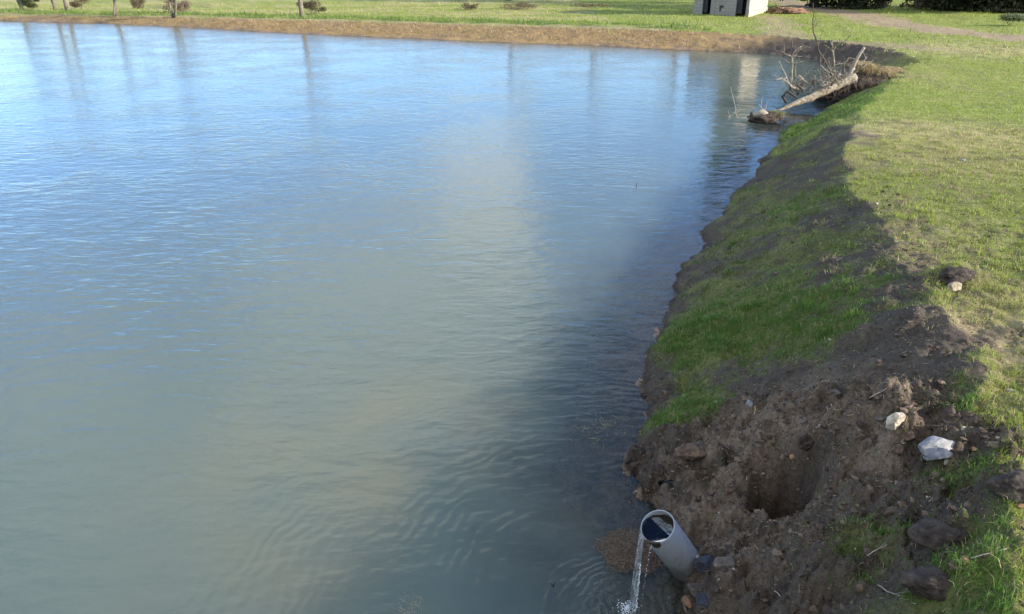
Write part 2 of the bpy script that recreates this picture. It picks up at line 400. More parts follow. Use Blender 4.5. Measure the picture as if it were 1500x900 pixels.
TAN = stone_mat('tan_stone', (.42,.28,.15), (.25,.16,.09))
MIDSTONE = stone_mat('grey_stone', (.15,.132,.115), (.07,.06,.052))
TERRA = stone_mat('terracotta_stone', (.28,.15,.095), (.15,.09,.06))
BLACKP = simple('black_plastic', (.03,.033,.045), (.015,.015,.02), 10, .35, .3, .01, .5)

# ------------------------------------------------------------------ ground sheet
az = np.concatenate([np.arange(-180, -60, 6.), np.arange(-60, 2, .6), np.arange(2, 52, .13), np.arange(52, 100, .8), np.arange(100, 180, 5.)])  # degrees clockwise from +Y
az = R(1)*az
rs = [.4]; 
while rs[-1] < 3: rs.append(rs[-1]+.05 if rs[-1] < 2 else rs[-1]+.014)
while rs[-1] < 9: rs.append(rs[-1]*1.0042)
while rs[-1] < 70: rs.append(rs[-1]*1.0075)
while rs[-1] < 1200: rs.append(rs[-1]*1.09)
rs = np.array(rs); A, RR = np.meshgrid(az, rs); X = (RR*np.sin(A)).ravel(); Y = (RR*np.cos(A)).ravel()
Z = height(X, Y); M = masks(X, Y)
def ground_colour(M, x, y):
    n = len(x); c = np.zeros((n, 3))
    def lay(col, m):
        nonlocal c
        m = np.clip(m, 0, 1)[:, None]; c = c*(1-m)+np.array(col)*m
    lay((.074,.063,.053), np.ones(n))
    lay((.18,.142,.108), M['brown']*.9*sst(-.6, .3, M['n2']+.3)); 
    lay((.15,.115,.08), (1-M['onbank'])*.6)
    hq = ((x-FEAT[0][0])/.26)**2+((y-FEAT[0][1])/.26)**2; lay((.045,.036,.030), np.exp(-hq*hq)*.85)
    dryp = M['dry']*(1-M['dist'])
    gcol = (.17,.21,.05)
    lay(gcol, M['g']*np.where(M['rr'] < 12, .55, .95))
    lay((.36,.30,.17), dryp*np.where(M['onbank'], .12, .6)*sst(-.6, .4, M['n2']+.2*M['n1']))
    lay((.045,.037,.031), M['dist']*sst(.0, .45, M['n2']*.7+.6*M['n4'])*.85); lay((.20,.15,.11), M['dist']*sst(.1, .5, -M['n2']*.6+.5*M['n4'])*.5*M['brown'])
    # far bank
    lay((.25,.175,.085), M['fb']*.95)
    lay((.15,.11,.08), M['fb']*sst(-.1, .5, fbm(x*2.5+y*1.4, y*.7, 210, 3))*.75)
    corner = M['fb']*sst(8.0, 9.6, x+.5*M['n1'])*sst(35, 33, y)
    lay((.060,.050,.043), corner*.95)  # dark earth of the corner bank, with its shade put into the colour
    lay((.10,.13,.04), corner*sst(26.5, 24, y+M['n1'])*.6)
    lay((.25,.20,.13), M['tr'])
    lay((.085,.068,.055), sst(.9, 2.2, M['U'])*0)
    lay((.055,.085,.022), M['rough']*.75)
    # pond bed
    w = M['U'] < 0
    lay((.22,.165,.125), w*1.); lay((.09,.08,.065), w*sst(-.1, .4, M['n2']))
    wet = (M['ds'] > -.02)*sst(.07, .0, np.abs(M['ds']))*(M['rr'] < 30)
    lay((.045,.035,.03), wet*.8)
    return c
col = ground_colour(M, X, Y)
na, nr = len(az), len(rs)
i = np.arange(nr-1)[:, None]*na; j = np.arange(na)[None, :]; j2 = (j+1) % na
quads = np.stack([i+j, i+j2, i+na+j2, i+na+j], -1).reshape(-1, 4)[:, ::-1]
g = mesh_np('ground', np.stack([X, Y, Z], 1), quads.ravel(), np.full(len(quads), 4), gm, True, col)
tag(g, kind='structure')

# ------------------------------------------------------------------ water
IMP = at(926, 893, 0)       # where the stream strikes the pond
wm, t, o_ = mat('pond_water'); b = NB(t); pos = b.pos()
dn = b.n('ShaderNodeAttribute', _attribute_name='depth'); dep = dn.outputs['Fac']
mp = b.n('ShaderNodeMapping'); b.l(pos, mp.inputs['Vector']); mp.inputs['Rotation'].default_value = (0, 0, R(-14)); mp.inputs['Scale'].default_value = (.42, 1, 1)
mp2 = b.n('ShaderNodeMapping'); b.l(pos, mp2.inputs['Vector']); mp2.inputs['Rotation'].default_value = (0, 0, R(24)); mp2.inputs['Scale'].default_value = (.5, 1, 1)
w1 = b.noise(10.5, 3, .5, mp.outputs[0], .3); w2 = b.noise(4.6, 2, .5, mp2.outputs[0], .4); w3 = b.noise(19, 2, .5, mp.outputs[0], .2)
patch = b.ramp(b.noise(.45, 3, .55, pos), .36, .66, .5, .95)
# calmer water close to this bank
sepw = b.n('ShaderNodeSeparateXYZ'); b.l(pos, sepw.inputs[0])
calm = b.m('MULTIPLY', b.ramp(sepw.outputs[1], 2.5, 7, .75, 1.), b.ramp(b.m('ADD', sepw.outputs[0], b.m('MULTIPLY', sepw.outputs[1], .35)), -6, 9, 1., .62))
hsum = b.m('ADD', b.m('ADD', b.m('MULTIPLY', w1, .014), b.m('MULTIPLY', w2, .023)), b.m('MULTIPLY', w3, .0035))
hsum = b.m('MULTIPLY', b.m('MULTIPLY', hsum, patch), calm)
# rings spreading from the falling water
vs = b.n('ShaderNodeVectorMath', _operation='DISTANCE'); b.l(pos, vs.inputs[0]); vs.inputs[1].default_value = IMP
dist_ = b.m('ADD', vs.outputs['Value'], b.m('MULTIPLY', b.noise(1.6, 3, .5, pos), .55))
fall = b.m('DIVIDE', 1., b.m('ADD', .5, b.m('MULTIPLY', vs.outputs['Value'], 1.1)))
fall = b.m('MULTIPLY', fall, b.ramp(vs.outputs['Value'], 1.2, 5.2, 1., 0.))
ring = b.m('MULTIPLY', b.m('SINE', b.m('MULTIPLY', dist_, 62.)), b.m('MULTIPLY', fall, b.ramp(b.noise(1.1, 3, .5, pos), .40, .68, 0., .0026)))
nearr = b.m('MULTIPLY', b.m('SINE', b.m('MULTIPLY', dist_, 110.)), b.ramp(vs.outputs['Value'], .05, .75, .0022, 0.))
chop = b.m('MULTIPLY', b.noise(28, 4, .6, pos), b.ramp(vs.outputs['Value'], .0, .55, .03, 0.))
hsum = b.m('ADD', b.m('ADD', hsum, ring), b.m('ADD', nearr, chop))
nb = b.bump(hsum, 1., 1.)
fr = b.n('ShaderNodeFresnel'); fr.inputs['IOR'].default_value = 1.34; b.l(nb, fr.inputs['Normal'])
gl = b.n('ShaderNodeBsdfGlossy'); gl.inputs['Roughness'].default_value = .06; b.l(nb, gl.inputs['Normal']); gl.inputs['Color'].default_value = (.97,.98,1,1)
df = b.n('ShaderNodeSubsurfaceScattering', _falloff='BURLEY'); df.inputs['Scale'].default_value = 1.; df.inputs['Radius'].default_value = (3.2,3.6,3.2); tp = b.n('ShaderNodeBsdfTransparent'); tp.inputs[0].default_value = (.72,.74,.66,1)
def near_pt(px_, py_, r_):
    q = b.n('ShaderNodeVectorMath', _operation='DISTANCE'); b.l(pos, q.inputs[0]); q.inputs[1].default_value = at(px_, py_, 0); return b.ramp(q.outputs['Value'], 0, r_, 1., 0.)
silt = b.m('MULTIPLY', b.ramp(b.noise(.8, 4, .5, pos, .6), .25, .75), b.m('MAXIMUM', b.m('MAXIMUM', near_pt(570, 680, 2.6), near_pt(450, 880, 1.8)), near_pt(850, 760, .8)))
bc = b.mix(silt, (.086,.118,.104), (.122,.134,.098))
b.l(bc, df.inputs['Color'])
cl = b.ramp(b.m('ADD', dep, b.m('MULTIPLY', b.m('SUBTRACT', b.noise(1.7, 4, .55, pos), .5), .9)), .0, 1.5, .22, 1.)
bm_ = b.n('ShaderNodeMixShader'); b.l(cl, bm_.inputs[0]); b.l(tp.outputs[0], bm_.inputs[1]); b.l(df.outputs[0], bm_.inputs[2])
ms = b.n('ShaderNodeMixShader'); b.l(fr.outputs[0], ms.inputs[0]); b.l(bm_.outputs[0], ms.inputs[1]); b.l(gl.outputs[0], ms.inputs[2]); b.l(ms.outputs[0], o_.inputs[0])
aw = R(1)*np.concatenate([np.arange(-100, -60, 4.), np.arange(-60, 52, .7), np.arange(52, 120, 4.)])
rw = [.5]
while rw[-1] < 260: rw.append(rw[-1]*1.02)
rw = np.array(rw); A, RR = np.meshgrid(aw, rw); X = (RR*np.sin(A)).ravel(); Y = (RR*np.cos(A)).ravel()
_, Uw, dsw = zbase(X, Y)
na = len(aw); nr = len(rw)
i = np.arange(nr-1)[:, None]*na; j = np.arange(na-1)[None, :]
q = np.stack([i+j, i+na+j, i+na+j+1, i+j+1], -1).reshape(-1, 4)[:, ::-1][:, ::-1]
q = q[(dsw[q].min(1) < .0)]
used = np.unique(q); rem = np.full(len(X), -1); rem[used] = np.arange(len(used)); q = rem[q]
q = q[:, ::-1]
w = mesh_np('water', np.stack([X, Y, np.zeros(len(X))], 1)[used], q.ravel(), np.full(len(q), 4), wm, True, None, {'depth': -dsw[used]})
tag(w, kind='structure')

# ------------------------------------------------------------------ blades of grass
def blades(name, x, y, hgt, wid, colr, label, cat, m=GRASS, seg=2, lean=.5, zoff=-.004, flat=False):
    n = len(x); z = height(x, y)+zoff
    a = rng.uniform(0, 2*math.pi, n); la = rng.uniform(0, 2*math.pi, n); ln = rng.uniform(.1, 1, n)*lean
    dx = np.cos(a)*wid/2; dy = np.sin(a)*wid/2; lx = np.cos(la)*ln*hgt; ly = np.sin(la)*ln*hgt
    P = np.stack([x, y, z], 1); D = np.stack([dx, dy, 0*dx], 1)
    mid = P+np.stack([lx*.35, ly*.35, hgt*.6], 1); tip = P+np.stack([lx, ly, hgt*(1-.35*ln)], 1)
    if seg == 2:
        V = np.stack([P-D, P+D, mid+D*.8, mid-D*.8, tip], 1).reshape(-1, 3)
        k = np.arange(n)[:, None]*5
        F_ = np.concatenate([k+0, k+1, k+2, k+3, k+3, k+2, k+4], 1).ravel(); lt = np.tile([4, 3], n)
        cc = np.repeat(colr, 5, 0)
    else:
        V = np.stack([P-D, P+D, tip], 1).reshape(-1, 3); F_ = np.arange(n*3); lt = np.full(n, 3); cc = np.repeat(colr, 3, 0)
    o = mesh_np(name, V, F_, lt, m, False, cc); return tag(o, label, cat, kind='stuff')
def sample(n, x0, x1, y0, y1, keep):
    x = rng.uniform(x0, x1, n); y = rng.uniform(y0, y1, n)
    ok = (np.abs(x) < .80*y+.9) & (x > -.80*y-.9); x = x[ok]; y = y[ok]
    return x, y
def gcols(M, n, bank):
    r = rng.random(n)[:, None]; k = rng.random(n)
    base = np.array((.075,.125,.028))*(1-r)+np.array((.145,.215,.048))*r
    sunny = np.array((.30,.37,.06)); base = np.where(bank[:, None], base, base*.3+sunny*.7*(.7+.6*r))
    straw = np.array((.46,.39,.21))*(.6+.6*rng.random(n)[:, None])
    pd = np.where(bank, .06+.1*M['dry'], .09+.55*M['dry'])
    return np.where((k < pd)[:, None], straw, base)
X_, Y_, C_, H_, W_ = [], [], [], [], []
def add_zone(n, x0, x1, y0, y1, hmin, hmax, wid, rmin, rmax, dens=1.):
    x, y = sample(n, x0, x1, y0, y1, None); rr = np.hypot(x, y); ok = (rr >= rmin) & (rr < rmax); x = x[ok]; y = y[ok]
    M = masks(x, y)
    bank = M['onbank'] & (M['far'] < .5)
    clump = sst(-.35, .35, noise(x*14, y*14, 77)+.3*M['n4'])
    p = (M['g']*.9+.08)*(.3+.7*clump)*(1-M['tr']*.93)*(1-M['fb']*.75)*(M['ds'] > .03)*dens
    p = np.where(bank & (gsum(GREEN, x, y) > .6), np.maximum(p, M['g']*.8), p)
    k = rng.random(len(x)) < p; x = x[k]; y = y[k]; M = {a: v[k] for a, v in M.items()}; bank = bank[k]
    gb = np.clip(gsum(GREEN, x, y), 0, 1)
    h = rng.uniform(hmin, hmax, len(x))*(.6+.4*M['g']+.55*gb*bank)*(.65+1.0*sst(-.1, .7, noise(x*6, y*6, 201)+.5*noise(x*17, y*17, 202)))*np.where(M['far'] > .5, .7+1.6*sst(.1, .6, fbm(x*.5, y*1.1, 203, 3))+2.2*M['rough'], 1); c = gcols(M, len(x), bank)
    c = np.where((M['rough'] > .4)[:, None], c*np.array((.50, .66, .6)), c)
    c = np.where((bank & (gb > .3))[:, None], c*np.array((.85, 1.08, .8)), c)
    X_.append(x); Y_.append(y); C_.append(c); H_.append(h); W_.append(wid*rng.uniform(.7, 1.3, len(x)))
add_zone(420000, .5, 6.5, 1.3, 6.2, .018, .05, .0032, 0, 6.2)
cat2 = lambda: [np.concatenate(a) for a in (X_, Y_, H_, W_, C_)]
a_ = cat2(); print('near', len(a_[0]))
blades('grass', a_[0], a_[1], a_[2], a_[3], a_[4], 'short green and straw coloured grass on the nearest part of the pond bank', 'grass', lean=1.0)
X_, Y_, C_, H_, W_ = [], [], [], [], []
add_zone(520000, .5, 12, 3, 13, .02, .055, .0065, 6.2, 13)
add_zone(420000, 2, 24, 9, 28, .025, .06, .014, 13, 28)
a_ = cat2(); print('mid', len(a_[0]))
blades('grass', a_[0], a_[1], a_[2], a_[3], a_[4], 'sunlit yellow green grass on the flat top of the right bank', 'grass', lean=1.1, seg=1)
X_, Y_, C_, H_, W_ = [], [], [], [], []
add_zone(500000, -50, 60, 22, 75, .05, .13, .035, 28, 90)
a_ = cat2(); print('far', len(a_[0]))
blades('meadow_grass', a_[0], a_[1], a_[2], a_[3], a_[4], 'green meadow grass beyond the far bank of the pond', 'grass', lean=1.0, seg=1)

# taller tufts and dead stems on the near bank and along its edge
tx, ty = sample(5200, .6, 9, 1.4, 12, None); Mt = masks(tx, ty); kt = (Mt['g'] > .3) & (Mt['ds'] > .05) & (rng.random(len(tx)) < .35); tx = tx[kt]; ty = ty[kt]; print('tufts', len(tx))
sp = rng.uniform(.015, .05, len(tx)); x = np.repeat(tx, 22)+rng.normal(0, 1, len(tx)*22)*np.repeat(sp, 22); y = np.repeat(ty, 22)+rng.normal(0, 1, len(tx)*22)*np.repeat(sp, 22)
M = masks(x, y); bk = M['onbank']; th = np.repeat(rng.uniform(.03, .065, len(tx)), 22)*rng.uniform(.5, 1.2, len(x))
tc_ = gcols(M, len(x), bk)*np.repeat(rng.uniform(.75, 1.2, len(tx)), 22)[:, None]
dead = np.repeat(rng.random(len(tx)) < .16, 22); tc_ = np.where(dead[:, None], np.array((.34,.28,.16))*rng.uniform(.5, 1.1, len(x))[:, None], tc_)
blades('grass_tufts', x, y, th, rng.uniform(.0025, .0045, len(x))*np.clip(M['rr']/4, 1, 2), tc_, 'taller tufts of green and dead grass scattered over the near bank', 'grass', lean=1.1)

# dry grass hanging over the far bank
x, y = sample(260000, -45, 14, 26, 56, None); M = masks(x, y); k = (M['fb'] > .5) & (M['ds'] > .12) & (rng.random(len(x)) < .75*sst(9.8, 8, x)) & (M['U'] > .1)
x = x[k]; y = y[k]; n = len(x); r = rng.random(n)[:, None]; print('dry', n)
blades('dry_grass', x, y, rng.uniform(.05, .2, n), .022*np.ones(n), (np.array((.12,.08,.05))*(1-r)+np.array((.50,.36,.18))*r)*(.5+.75*sst(-.4, .3, fbm(x*2.5+y*1.4, y*.7, 210, 3)))[:, None], 'brown dry grass covering the steep far bank', 'grass', STRAW, 1, 1.6)

# straw litter, crumbs and small gravel of the nearer bank
def slivers(name, x, y, ln, wid, colr, label, cat, zadd=.004, zfun=None):
    n = len(x); a = rng.uniform(0, math.pi*2, n); dx = np.cos(a)*ln/2; dy = np.sin(a)*ln/2
    hf = zfun or height
    z1 = np.maximum(hf(x-dx, y-dy), -.2)+zadd; z2 = hf(x+dx, y+dy)+zadd; z2 = np.clip(z2, z1-ln*.5, z1+ln*.8)
    px_ = -np.sin(a)*wid/2; py_ = np.cos(a)*wid/2
    V = np.stack([np.stack([x-dx-px_, y-dy-py_, z1], 1), np.stack([x-dx+px_, y-dy+py_, z1], 1), np.stack([x+dx+px_, y+dy+py_, z2], 1), np.stack([x+dx-px_, y+dy-py_, z2], 1), np.stack([x, y, (z1+z2)/2+wid], 1)], 1).reshape(-1, 3)
    k = np.arange(n)[:, None]*5; F_ = np.concatenate([k, k+1, k+4, k+1, k+2, k+4, k+2, k+3, k+4, k+3, k, k+4], 1).ravel()
    o = mesh_np(name, V, F_, np.full(4*n, 3), STRAW, False, np.repeat(colr, 5, 0)); return tag(o, label, cat, kind='stuff') if label else o
x, y = sample(60000, .6, 7, 1.4, 9, None); M = masks(x, y)
k = (M['ds'] > .0) & (rng.random(len(x)) < .10+.35*M['brown']+.3*np.clip(M['dry'], 0, 1)*(1-M['onbank'])); x = x[k]; y = y[k]; n = len(x); r = rng.random(n)[:, None]
print('sliv', n)
slivers('straw_litter', x, y, rng.uniform(.006, .045, n)*rng.uniform(.3, 1, n), rng.uniform(.001, .003, n), np.array((.28,.20,.13))*(1-r)+np.array((.48,.38,.24))*r, 'pale straw and wood chips littered over the near bank', 'straw litter')
ico = bmesh.new(); bmesh.ops.create_icosphere(ico, subdivisions=1, radius=1); ico.verts.ensure_lookup_table()
IV = np.array([v.co[:] for v in ico.verts]); IF = np.array([[v.index for v in f.verts] for f in ico.faces]); ico.free()
def crumbs(name, x, y, sz, colr, label, cat, zfun=height, m=SOILM):
    n = len(x); z = zfun(x, y)
    s = sz[:, None]*rng.uniform(.6, 1.3, (n, 3)); s[:, 2] *= .75
    V = IV[None]*(1+.28*rng.standard_normal((n, len(IV), 1)))*s[:, None, :]
    a = rng.uniform(0, 6.28, n); c_, s_ = np.cos(a)[:, None], np.sin(a)[:, None]
    V = np.stack([V[..., 0]*c_-V[..., 1]*s_, V[..., 0]*s_+V[..., 1]*c_, V[..., 2]], -1)+np.stack([x, y, z+sz*.15], 1)[:, None]
    F_ = (IF[None]+(np.arange(n)*len(IV))[:, None, None]).ravel()
    o = mesh_np(name, V.reshape(-1, 3), F_, np.full(n*len(IF), 3), m, False, np.repeat(colr, len(IV), 0)); return tag(o, label, cat, kind='stuff')
x, y = sample(170000, .6, 6, 1.4, 8.5, None); M = masks(x, y); sg = gsum(SOIL, x, y)
k = (M['ds'] > -.12) & (rng.random(len(x)) < .75*M['dist']+.10*np.clip(sg, 0, 1)+.02); x = x[k]; y = y[k]; M = {a: v[k] for a, v in M.items()}; n = len(x); print('crumbs', n)
sz = np.minimum(.003+.0038*rng.pareto(2.5, n), .021)
r = rng.random(n)[:, None]; bc = np.array((.05,.04,.033))*(1-r)+np.array((.12,.09,.07))*r
bc = np.where((rng.random(n) < .25+.5*M['brown'])[:, None], np.array((.155,.115,.085))*(.6+.8*r), bc)
bc = np.where((rng.random(n) < .015)[:, None], np.array((.45,.42,.36))*(.7+.4*r), bc)
crumbs('soil_crumbs', x, y, sz, bc, 'loose crumbs of dark and brown soil round the washed out hole', 'soil')

# ------------------------------------------------------------------ stones
def rock_bm(size, seed, planes=11, sub=4, rough=.07):
    rd = random.Random(seed); bm = bmesh.new(); bmesh.ops.create_icosphere(bm, subdivisions=sub, radius=1)
    pl = []
    for _ in range(planes):
        n = Vector((rd.gauss(0,1), rd.gauss(0,1), rd.gauss(0,1))).normalized(); pl.append((n, rd.uniform(.62, .95)))
    from mathutils import noise as mn
    for v in bm.verts:
        d = v.co.normalized(); r = 1.1
        for n, k in pl:
            q = d.dot(n)
            if q > .05: r = min(r, k/q)
        r += rough*mn.noise(d*3+Vector((seed, 0, 0)))+rough*.6*mn.noise(d*8+Vector((seed, 3, 0)))+rough*.35*mn.noise(d*19+Vector((seed, 5, 0)))
        v.co = Vector((d.x*r*size[0], d.y*r*size[1], d.z*r*size[2]))
    return bm
def stone(name, px, py, size, m, seed, label, cat='stone', rot=(0,0,0), sink=.25, group=None, smooth=False, planes=13, z=None, rough=.08):
    g = ground(px, py, height) if z is None else at(px, py, z)
    o = obj(name, rock_bm(size, seed, planes, rough=rough), m, None, smooth)
    o.location = (g.x, g.y, (g.z if z is None else z)+size[2]*(1-2*sink)); o.rotation_euler = rot
    return tag(o, label, cat, group)
stone('stone', 1308, 628, (.042,.036,.055), WHITE, 3, 'upright cream white stone on top of the brown spoil heap', rot=(.25,.35,.5), sink=.2, planes=8)
stone('stone', 1371, 668, (.135,.068,.058), GREY, 12, 'largest stone, long grey and white, lying beside the spoil heap', rot=(0,-.12,.25), sink=.2, planes=13, rough=.05)
stone('stone', 1427, 659, (.016,.012,.010), TAN, 5, 'tiny orange tan stone right of the largest grey white stone')
stone('soil_clod', 1330, 646, (.038,.034,.03), BROWNEARTH, 6, 'brown soil clod between the cream stone and the long grey stone', 'soil clod', smooth=True, rough=.16)
stone('soil_clod', 1314, 664, (.032,.03,.024), BROWNEARTH, 7, 'round brown soil clod directly below the cream stone', 'soil clod', smooth=True, rough=.16)
stone('stone', 1289, 617, (.028,.022,.02), MIDSTONE, 8, 'small grey stone touching the left side of the cream stone')
stone('stone', 1180, 620, (.034,.014,.014), MIDSTONE, 9, 'flat grey stone at the rim above the washed out hole', rot=(0,0,.6))
stone('stone', 1159, 675, (.016,.012,.018), TAN, 10, 'small tan stone stuck in the wall of the washed out hole')
stone('stone', 1097, 600, (.024,.022,.030), GREY, 14, 'small blue grey stone perched on the earth edge above the pipe', sink=.1)
stone('stone', 1225, 578, (.03,.024,.018), MIDSTONE, 15, 'half buried grey brown stone behind the spoil heap near a stick')
stone('slate', 1033, 832, (.068,.058,.040), SLATE, 16, 'dark blue slate lump wedged against the foot of the grey pipe', rot=(.2,.1,.3), planes=8)
stone('stone', 1060, 832, (.055,.048,.04), MIDSTONE, 17, 'brown grey stone right of the blue slate lump', rot=(0,.2,.8))
stone('stone', 1020, 868, (.05,.05,.03), MIDSTONE, 18, 'wet grey stone below the foot of the pipe', rot=(0,.2,.2))
stone('stone', 1008, 885, (.03,.05,.02), TERRA, 19, 'rust coloured wet stone at the bottom edge by the pool')
stone('stone', 1045, 862, (.06,.045,.03), CLAY, 20, 'dark wet stone below the blue slate lump')
stone('stone', 1030, 885, (.045,.05,.03), SLATE, 21, 'dark slate piece at the bottom edge below the pipe')
stone('soil_clod', 947, 579, (.045,.036,.03), CLAY, 22, 'dark earth clod standing in the water off the grassy bank', 'soil clod', smooth=True, z=0, sink=.4, rough=.16)
stone('stone', 1398, 425, (.055,.04,.04), simple('sandy_stone', (.36,.31,.22), (.24,.2,.14), 16), 23, 'square pale tan stone set in the earth hump at the top of the bank', rot=(0,.1,.2), planes=7)
stone('soil_clod', 1400, 408, (.15,.09,.06), CLAY, 24, 'dark earth hump above the tan stone at the top of the bank', 'soil clod', smooth=True, sink=.4, rough=.2)
stone('soil_clod', 1372, 795, (.125,.085,.06), CLAY, 25, 'large smooth dark earth clod among grass tufts at lower right, upper one', 'soil clod', smooth=True, sink=.3, rough=.15)
stone('soil_clod', 1372, 862, (.13,.075,.05), CLAY, 26, 'large smooth dark earth clod at the bottom edge, lower one', 'soil clod', smooth=True, sink=.3, rough=.15)
stone('soil_clod', 1485, 722, (.11,.08,.055), CLAY, 27, 'dark earth clod cut by the right edge of the view', 'soil clod', smooth=True, sink=.3, rough=.15)
stone('stone', 1411, 824, (.024,.018,.018), TERRA, 28, 'small terracotta coloured stone in grass between the two big clods')
stone('stone', 1492, 742, (.025,.022,.02), TERRA, 29, 'pinkish brown stone at the right edge')
stone('stone', 1215, 499, (.012,.012,.008), WHITE, 30, 'tiny white stone on the green grassy slope')
stone('stone', 1410, 236, (.035,.025,.018), GREY, 31, 'small white stone out on the sunny grass')
stone('stone', 966, 690, (.06,.05,.035), CLAY, 33, 'dark flat stone at the water edge above the pipe')
stone('soil_clod', 1010, 668, (.10,.07,.05), BROWNEARTH, 34, 'broad slumped brown clod above the pipe mouth', 'soil clod', smooth=True, sink=.35, rough=.2)
stone('soil_clod', 1065, 722, (.04,.035,.03), BROWNEARTH, 35, 'lone rounded brown clod left of the washed out hole', 'soil clod', smooth=True, rough=.18)
stone('soil_clod', 1180, 655, (.05,.04,.05), CLAY, 36, 'dark crumbly clod hanging on the upper right wall of the hole', 'soil clod', smooth=True, rough=.25)
# black plastic scrap
g0 = ground(984, 716, height); bm = bmesh.new(); vs_ = []
for k in range(9):
    row = []
    for q in range(4):
        u = k/8; w_ = (q/3-.5)*.045*(1-.5*abs(u-.4))
        row.append(bm.verts.new((g0.x-.09+u*.19, g0.y+w_+.03*math.sin(u*5), g0.z+.03+.02*math.sin(u*7+q*1.3)-.025*u+(.012 if q in (1,2) else 0))))
    vs_.append(row)
for k in range(8):
    for q in range(3): bm.faces.new((vs_[k][q], vs_[k+1][q], vs_[k+1][q+1], vs_[k][q+1]))
bmesh.ops.solidify(bm, geom=bm.faces[:], thickness=.003)
tag(obj('plastic_scrap', bm, BLACKP, None, True), 'crumpled black plastic scrap in the earth above the pipe', 'plastic scrap')

# ------------------------------------------------------------------ tubes
def tube(bm, pts, rad, sides=8, jit=0):
    pts = [Vector(p_) for p_ in pts]; rings = []; up = Vector((.13, .2, .97))
    for i_, p_ in enumerate(pts):
        d = (pts[min(i_+1, len(pts)-1)]-pts[max(i_-1, 0)]).normalized()
        a = d.cross(up)
        if a.length < .05: a = d.cross(Vector((1, 0, 0)))
        a.normalize(); c = d.cross(a); r = rad[i_]
        ring = []
        for k in range(sides):
            th = 2*math.pi*k/sides; rr = r*(1+jit*random.uniform(-1, 1))
            ring.append(bm.verts.new(p_+a*math.cos(th)*rr+c*math.sin(th)*rr))
        rings.append(ring)
    for i_ in range(len(rings)-1):
        for k in range(sides):
            bm.faces.new((rings[i_][k], rings[i_][(k+1) % sides], rings[i_+1][(k+1) % sides], rings[i_+1][k]))
    bm.faces.new(rings[0][::-1]); bm.faces.new(rings[-1])
def wobble(p0, p1, n, amp):
    p0 = Vector(p0); p1 = Vector(p1); L_ = (p1-p0).length; off = Vector((0,0,0)); r = []
    for i_ in range(n+1):
        t_ = i_/n
        if 0 < i_ < n: off = off*.6+Vector([random.uniform(-1, 1) for _ in range(3)])*amp*L_
        else: off = off*(0 if i_ == 0 else .3)
        r.append(p0.lerp(p1, t_)+off)
    return r
def stick(px1, py1, px2, py2, r, m, label, lift=.012, name='stick'):
    a = ground(px1, py1, height)+Vector((0,0,lift)); c = ground(px2, py2, height)+Vector((0,0,lift))
    bm = bmesh.new(); pts = wobble(a, c, 6, .03); tube(bm, pts, [r*(1-.5*i_/6) for i_ in range(7)], 6)
    d = (c-a); tube(bm, [pts[3], pts[3]+d*.18+Vector((.02,.01,.02))], [r*.6, r*.25], 5)
    return tag(obj(name, bm, m, None, True), label, 'stick')
stick(1271, 590, 1297, 576, .004, DEAD, 'short pale stick leaning behind the spoil heap', .02)
stick(1268, 820, 1297, 805, .003, DEAD, 'thin pale stick in the grass left of the upper big clod')
stick(1284, 863, 1340, 888, .0035, DEAD, 'thin brown stick pointing down right at the bottom edge')
stick(1133, 872, 1160, 898, .003, DEAD, 'thin pale stick on bare soil at the bottom centre of the bank')
stick(1420, 822, 1473, 808, .0025, DEAD, 'long thin twig beside the terracotta stone')
stick(1106, 598, 1104, 611, .005, TAN, 'short orange brown wood splinter under the blue grey stone', .01)
stick(1210, 602, 1225, 607, .004, DEAD, 'bent pale root piece on top of the spoil heap', .012)
stick(1262, 582, 1240, 600, .003, DARKWOOD, 'thin dark stick lying on the crest of the spoil heap', .012)

# ------------------------------------------------------------------ drain pipe and its water
PVC, t, o_ = mat('grey_pipe_plastic'); b = NB(t); p = b.n('ShaderNodeBsdfPrincipled'); co = b.obj()
sepp = b.n('ShaderNodeSeparateXYZ'); b.l(co, sepp.inputs[0])
n_ = b.noise(9, 6, .6, co); grime = b.ramp(b.m('ADD', b.m('MULTIPLY', sepp.outputs[2], -1.7), b.m('MULTIPLY', n_, .9)), .0, .5)
c = b.mix(b.ramp(b.noise(40, 5, .7, co), .35, .75, 0, .35), (.31,.335,.37), (.23,.25,.27)); c = b.mix(b.m('MULTIPLY', grime, .8), c, (.085,.072,.058))
spl = b.ramp(b.noise(75, 3, .6, co), .60, .68); c = b.mix(b.m('MULTIPLY', spl, b.ramp(sepp.outputs[2], .1, .45, .8, .25)), c, (.09,.07,.055))
mps = b.n('ShaderNodeMapping'); b.l(co, mps.inputs['Vector']); mps.inputs['Scale'].default_value = (30, 30, 2.5); c = b.mix(b.ramp(b.noise(1, 4, .6, mps.outputs[0]), .52, .66, 0, .4), c, (.20,.19,.17))
b.l(c, p.inputs['Base Color']); p.inputs['Roughness'].default_value = .38; b.l(b.bump(b.noise(60, 4, .6, co), .15, .002), p.inputs['Normal']); b.l(p.outputs[0], o_.inputs[0])
Mp = at(963, 771, .46); Bp = at(1011, 834, -.0)
print('pipe', Mp, Bp, (Mp-Bp).length)
AX = (Mp-Bp).normalized(); PR = .0985
Bp2 = Bp-AX*.18; LEN = (Mp-Bp2).length
pipe = empty('drain_pipe', Bp, 'wide light grey plastic pipe sticking up beside the bank and pouring water into the pond', 'pipe')
q_ = AX.to_track_quat('Z', 'Y'); MW = Matrix.Translation(Bp2) @ q_.to_matrix().to_4x4()
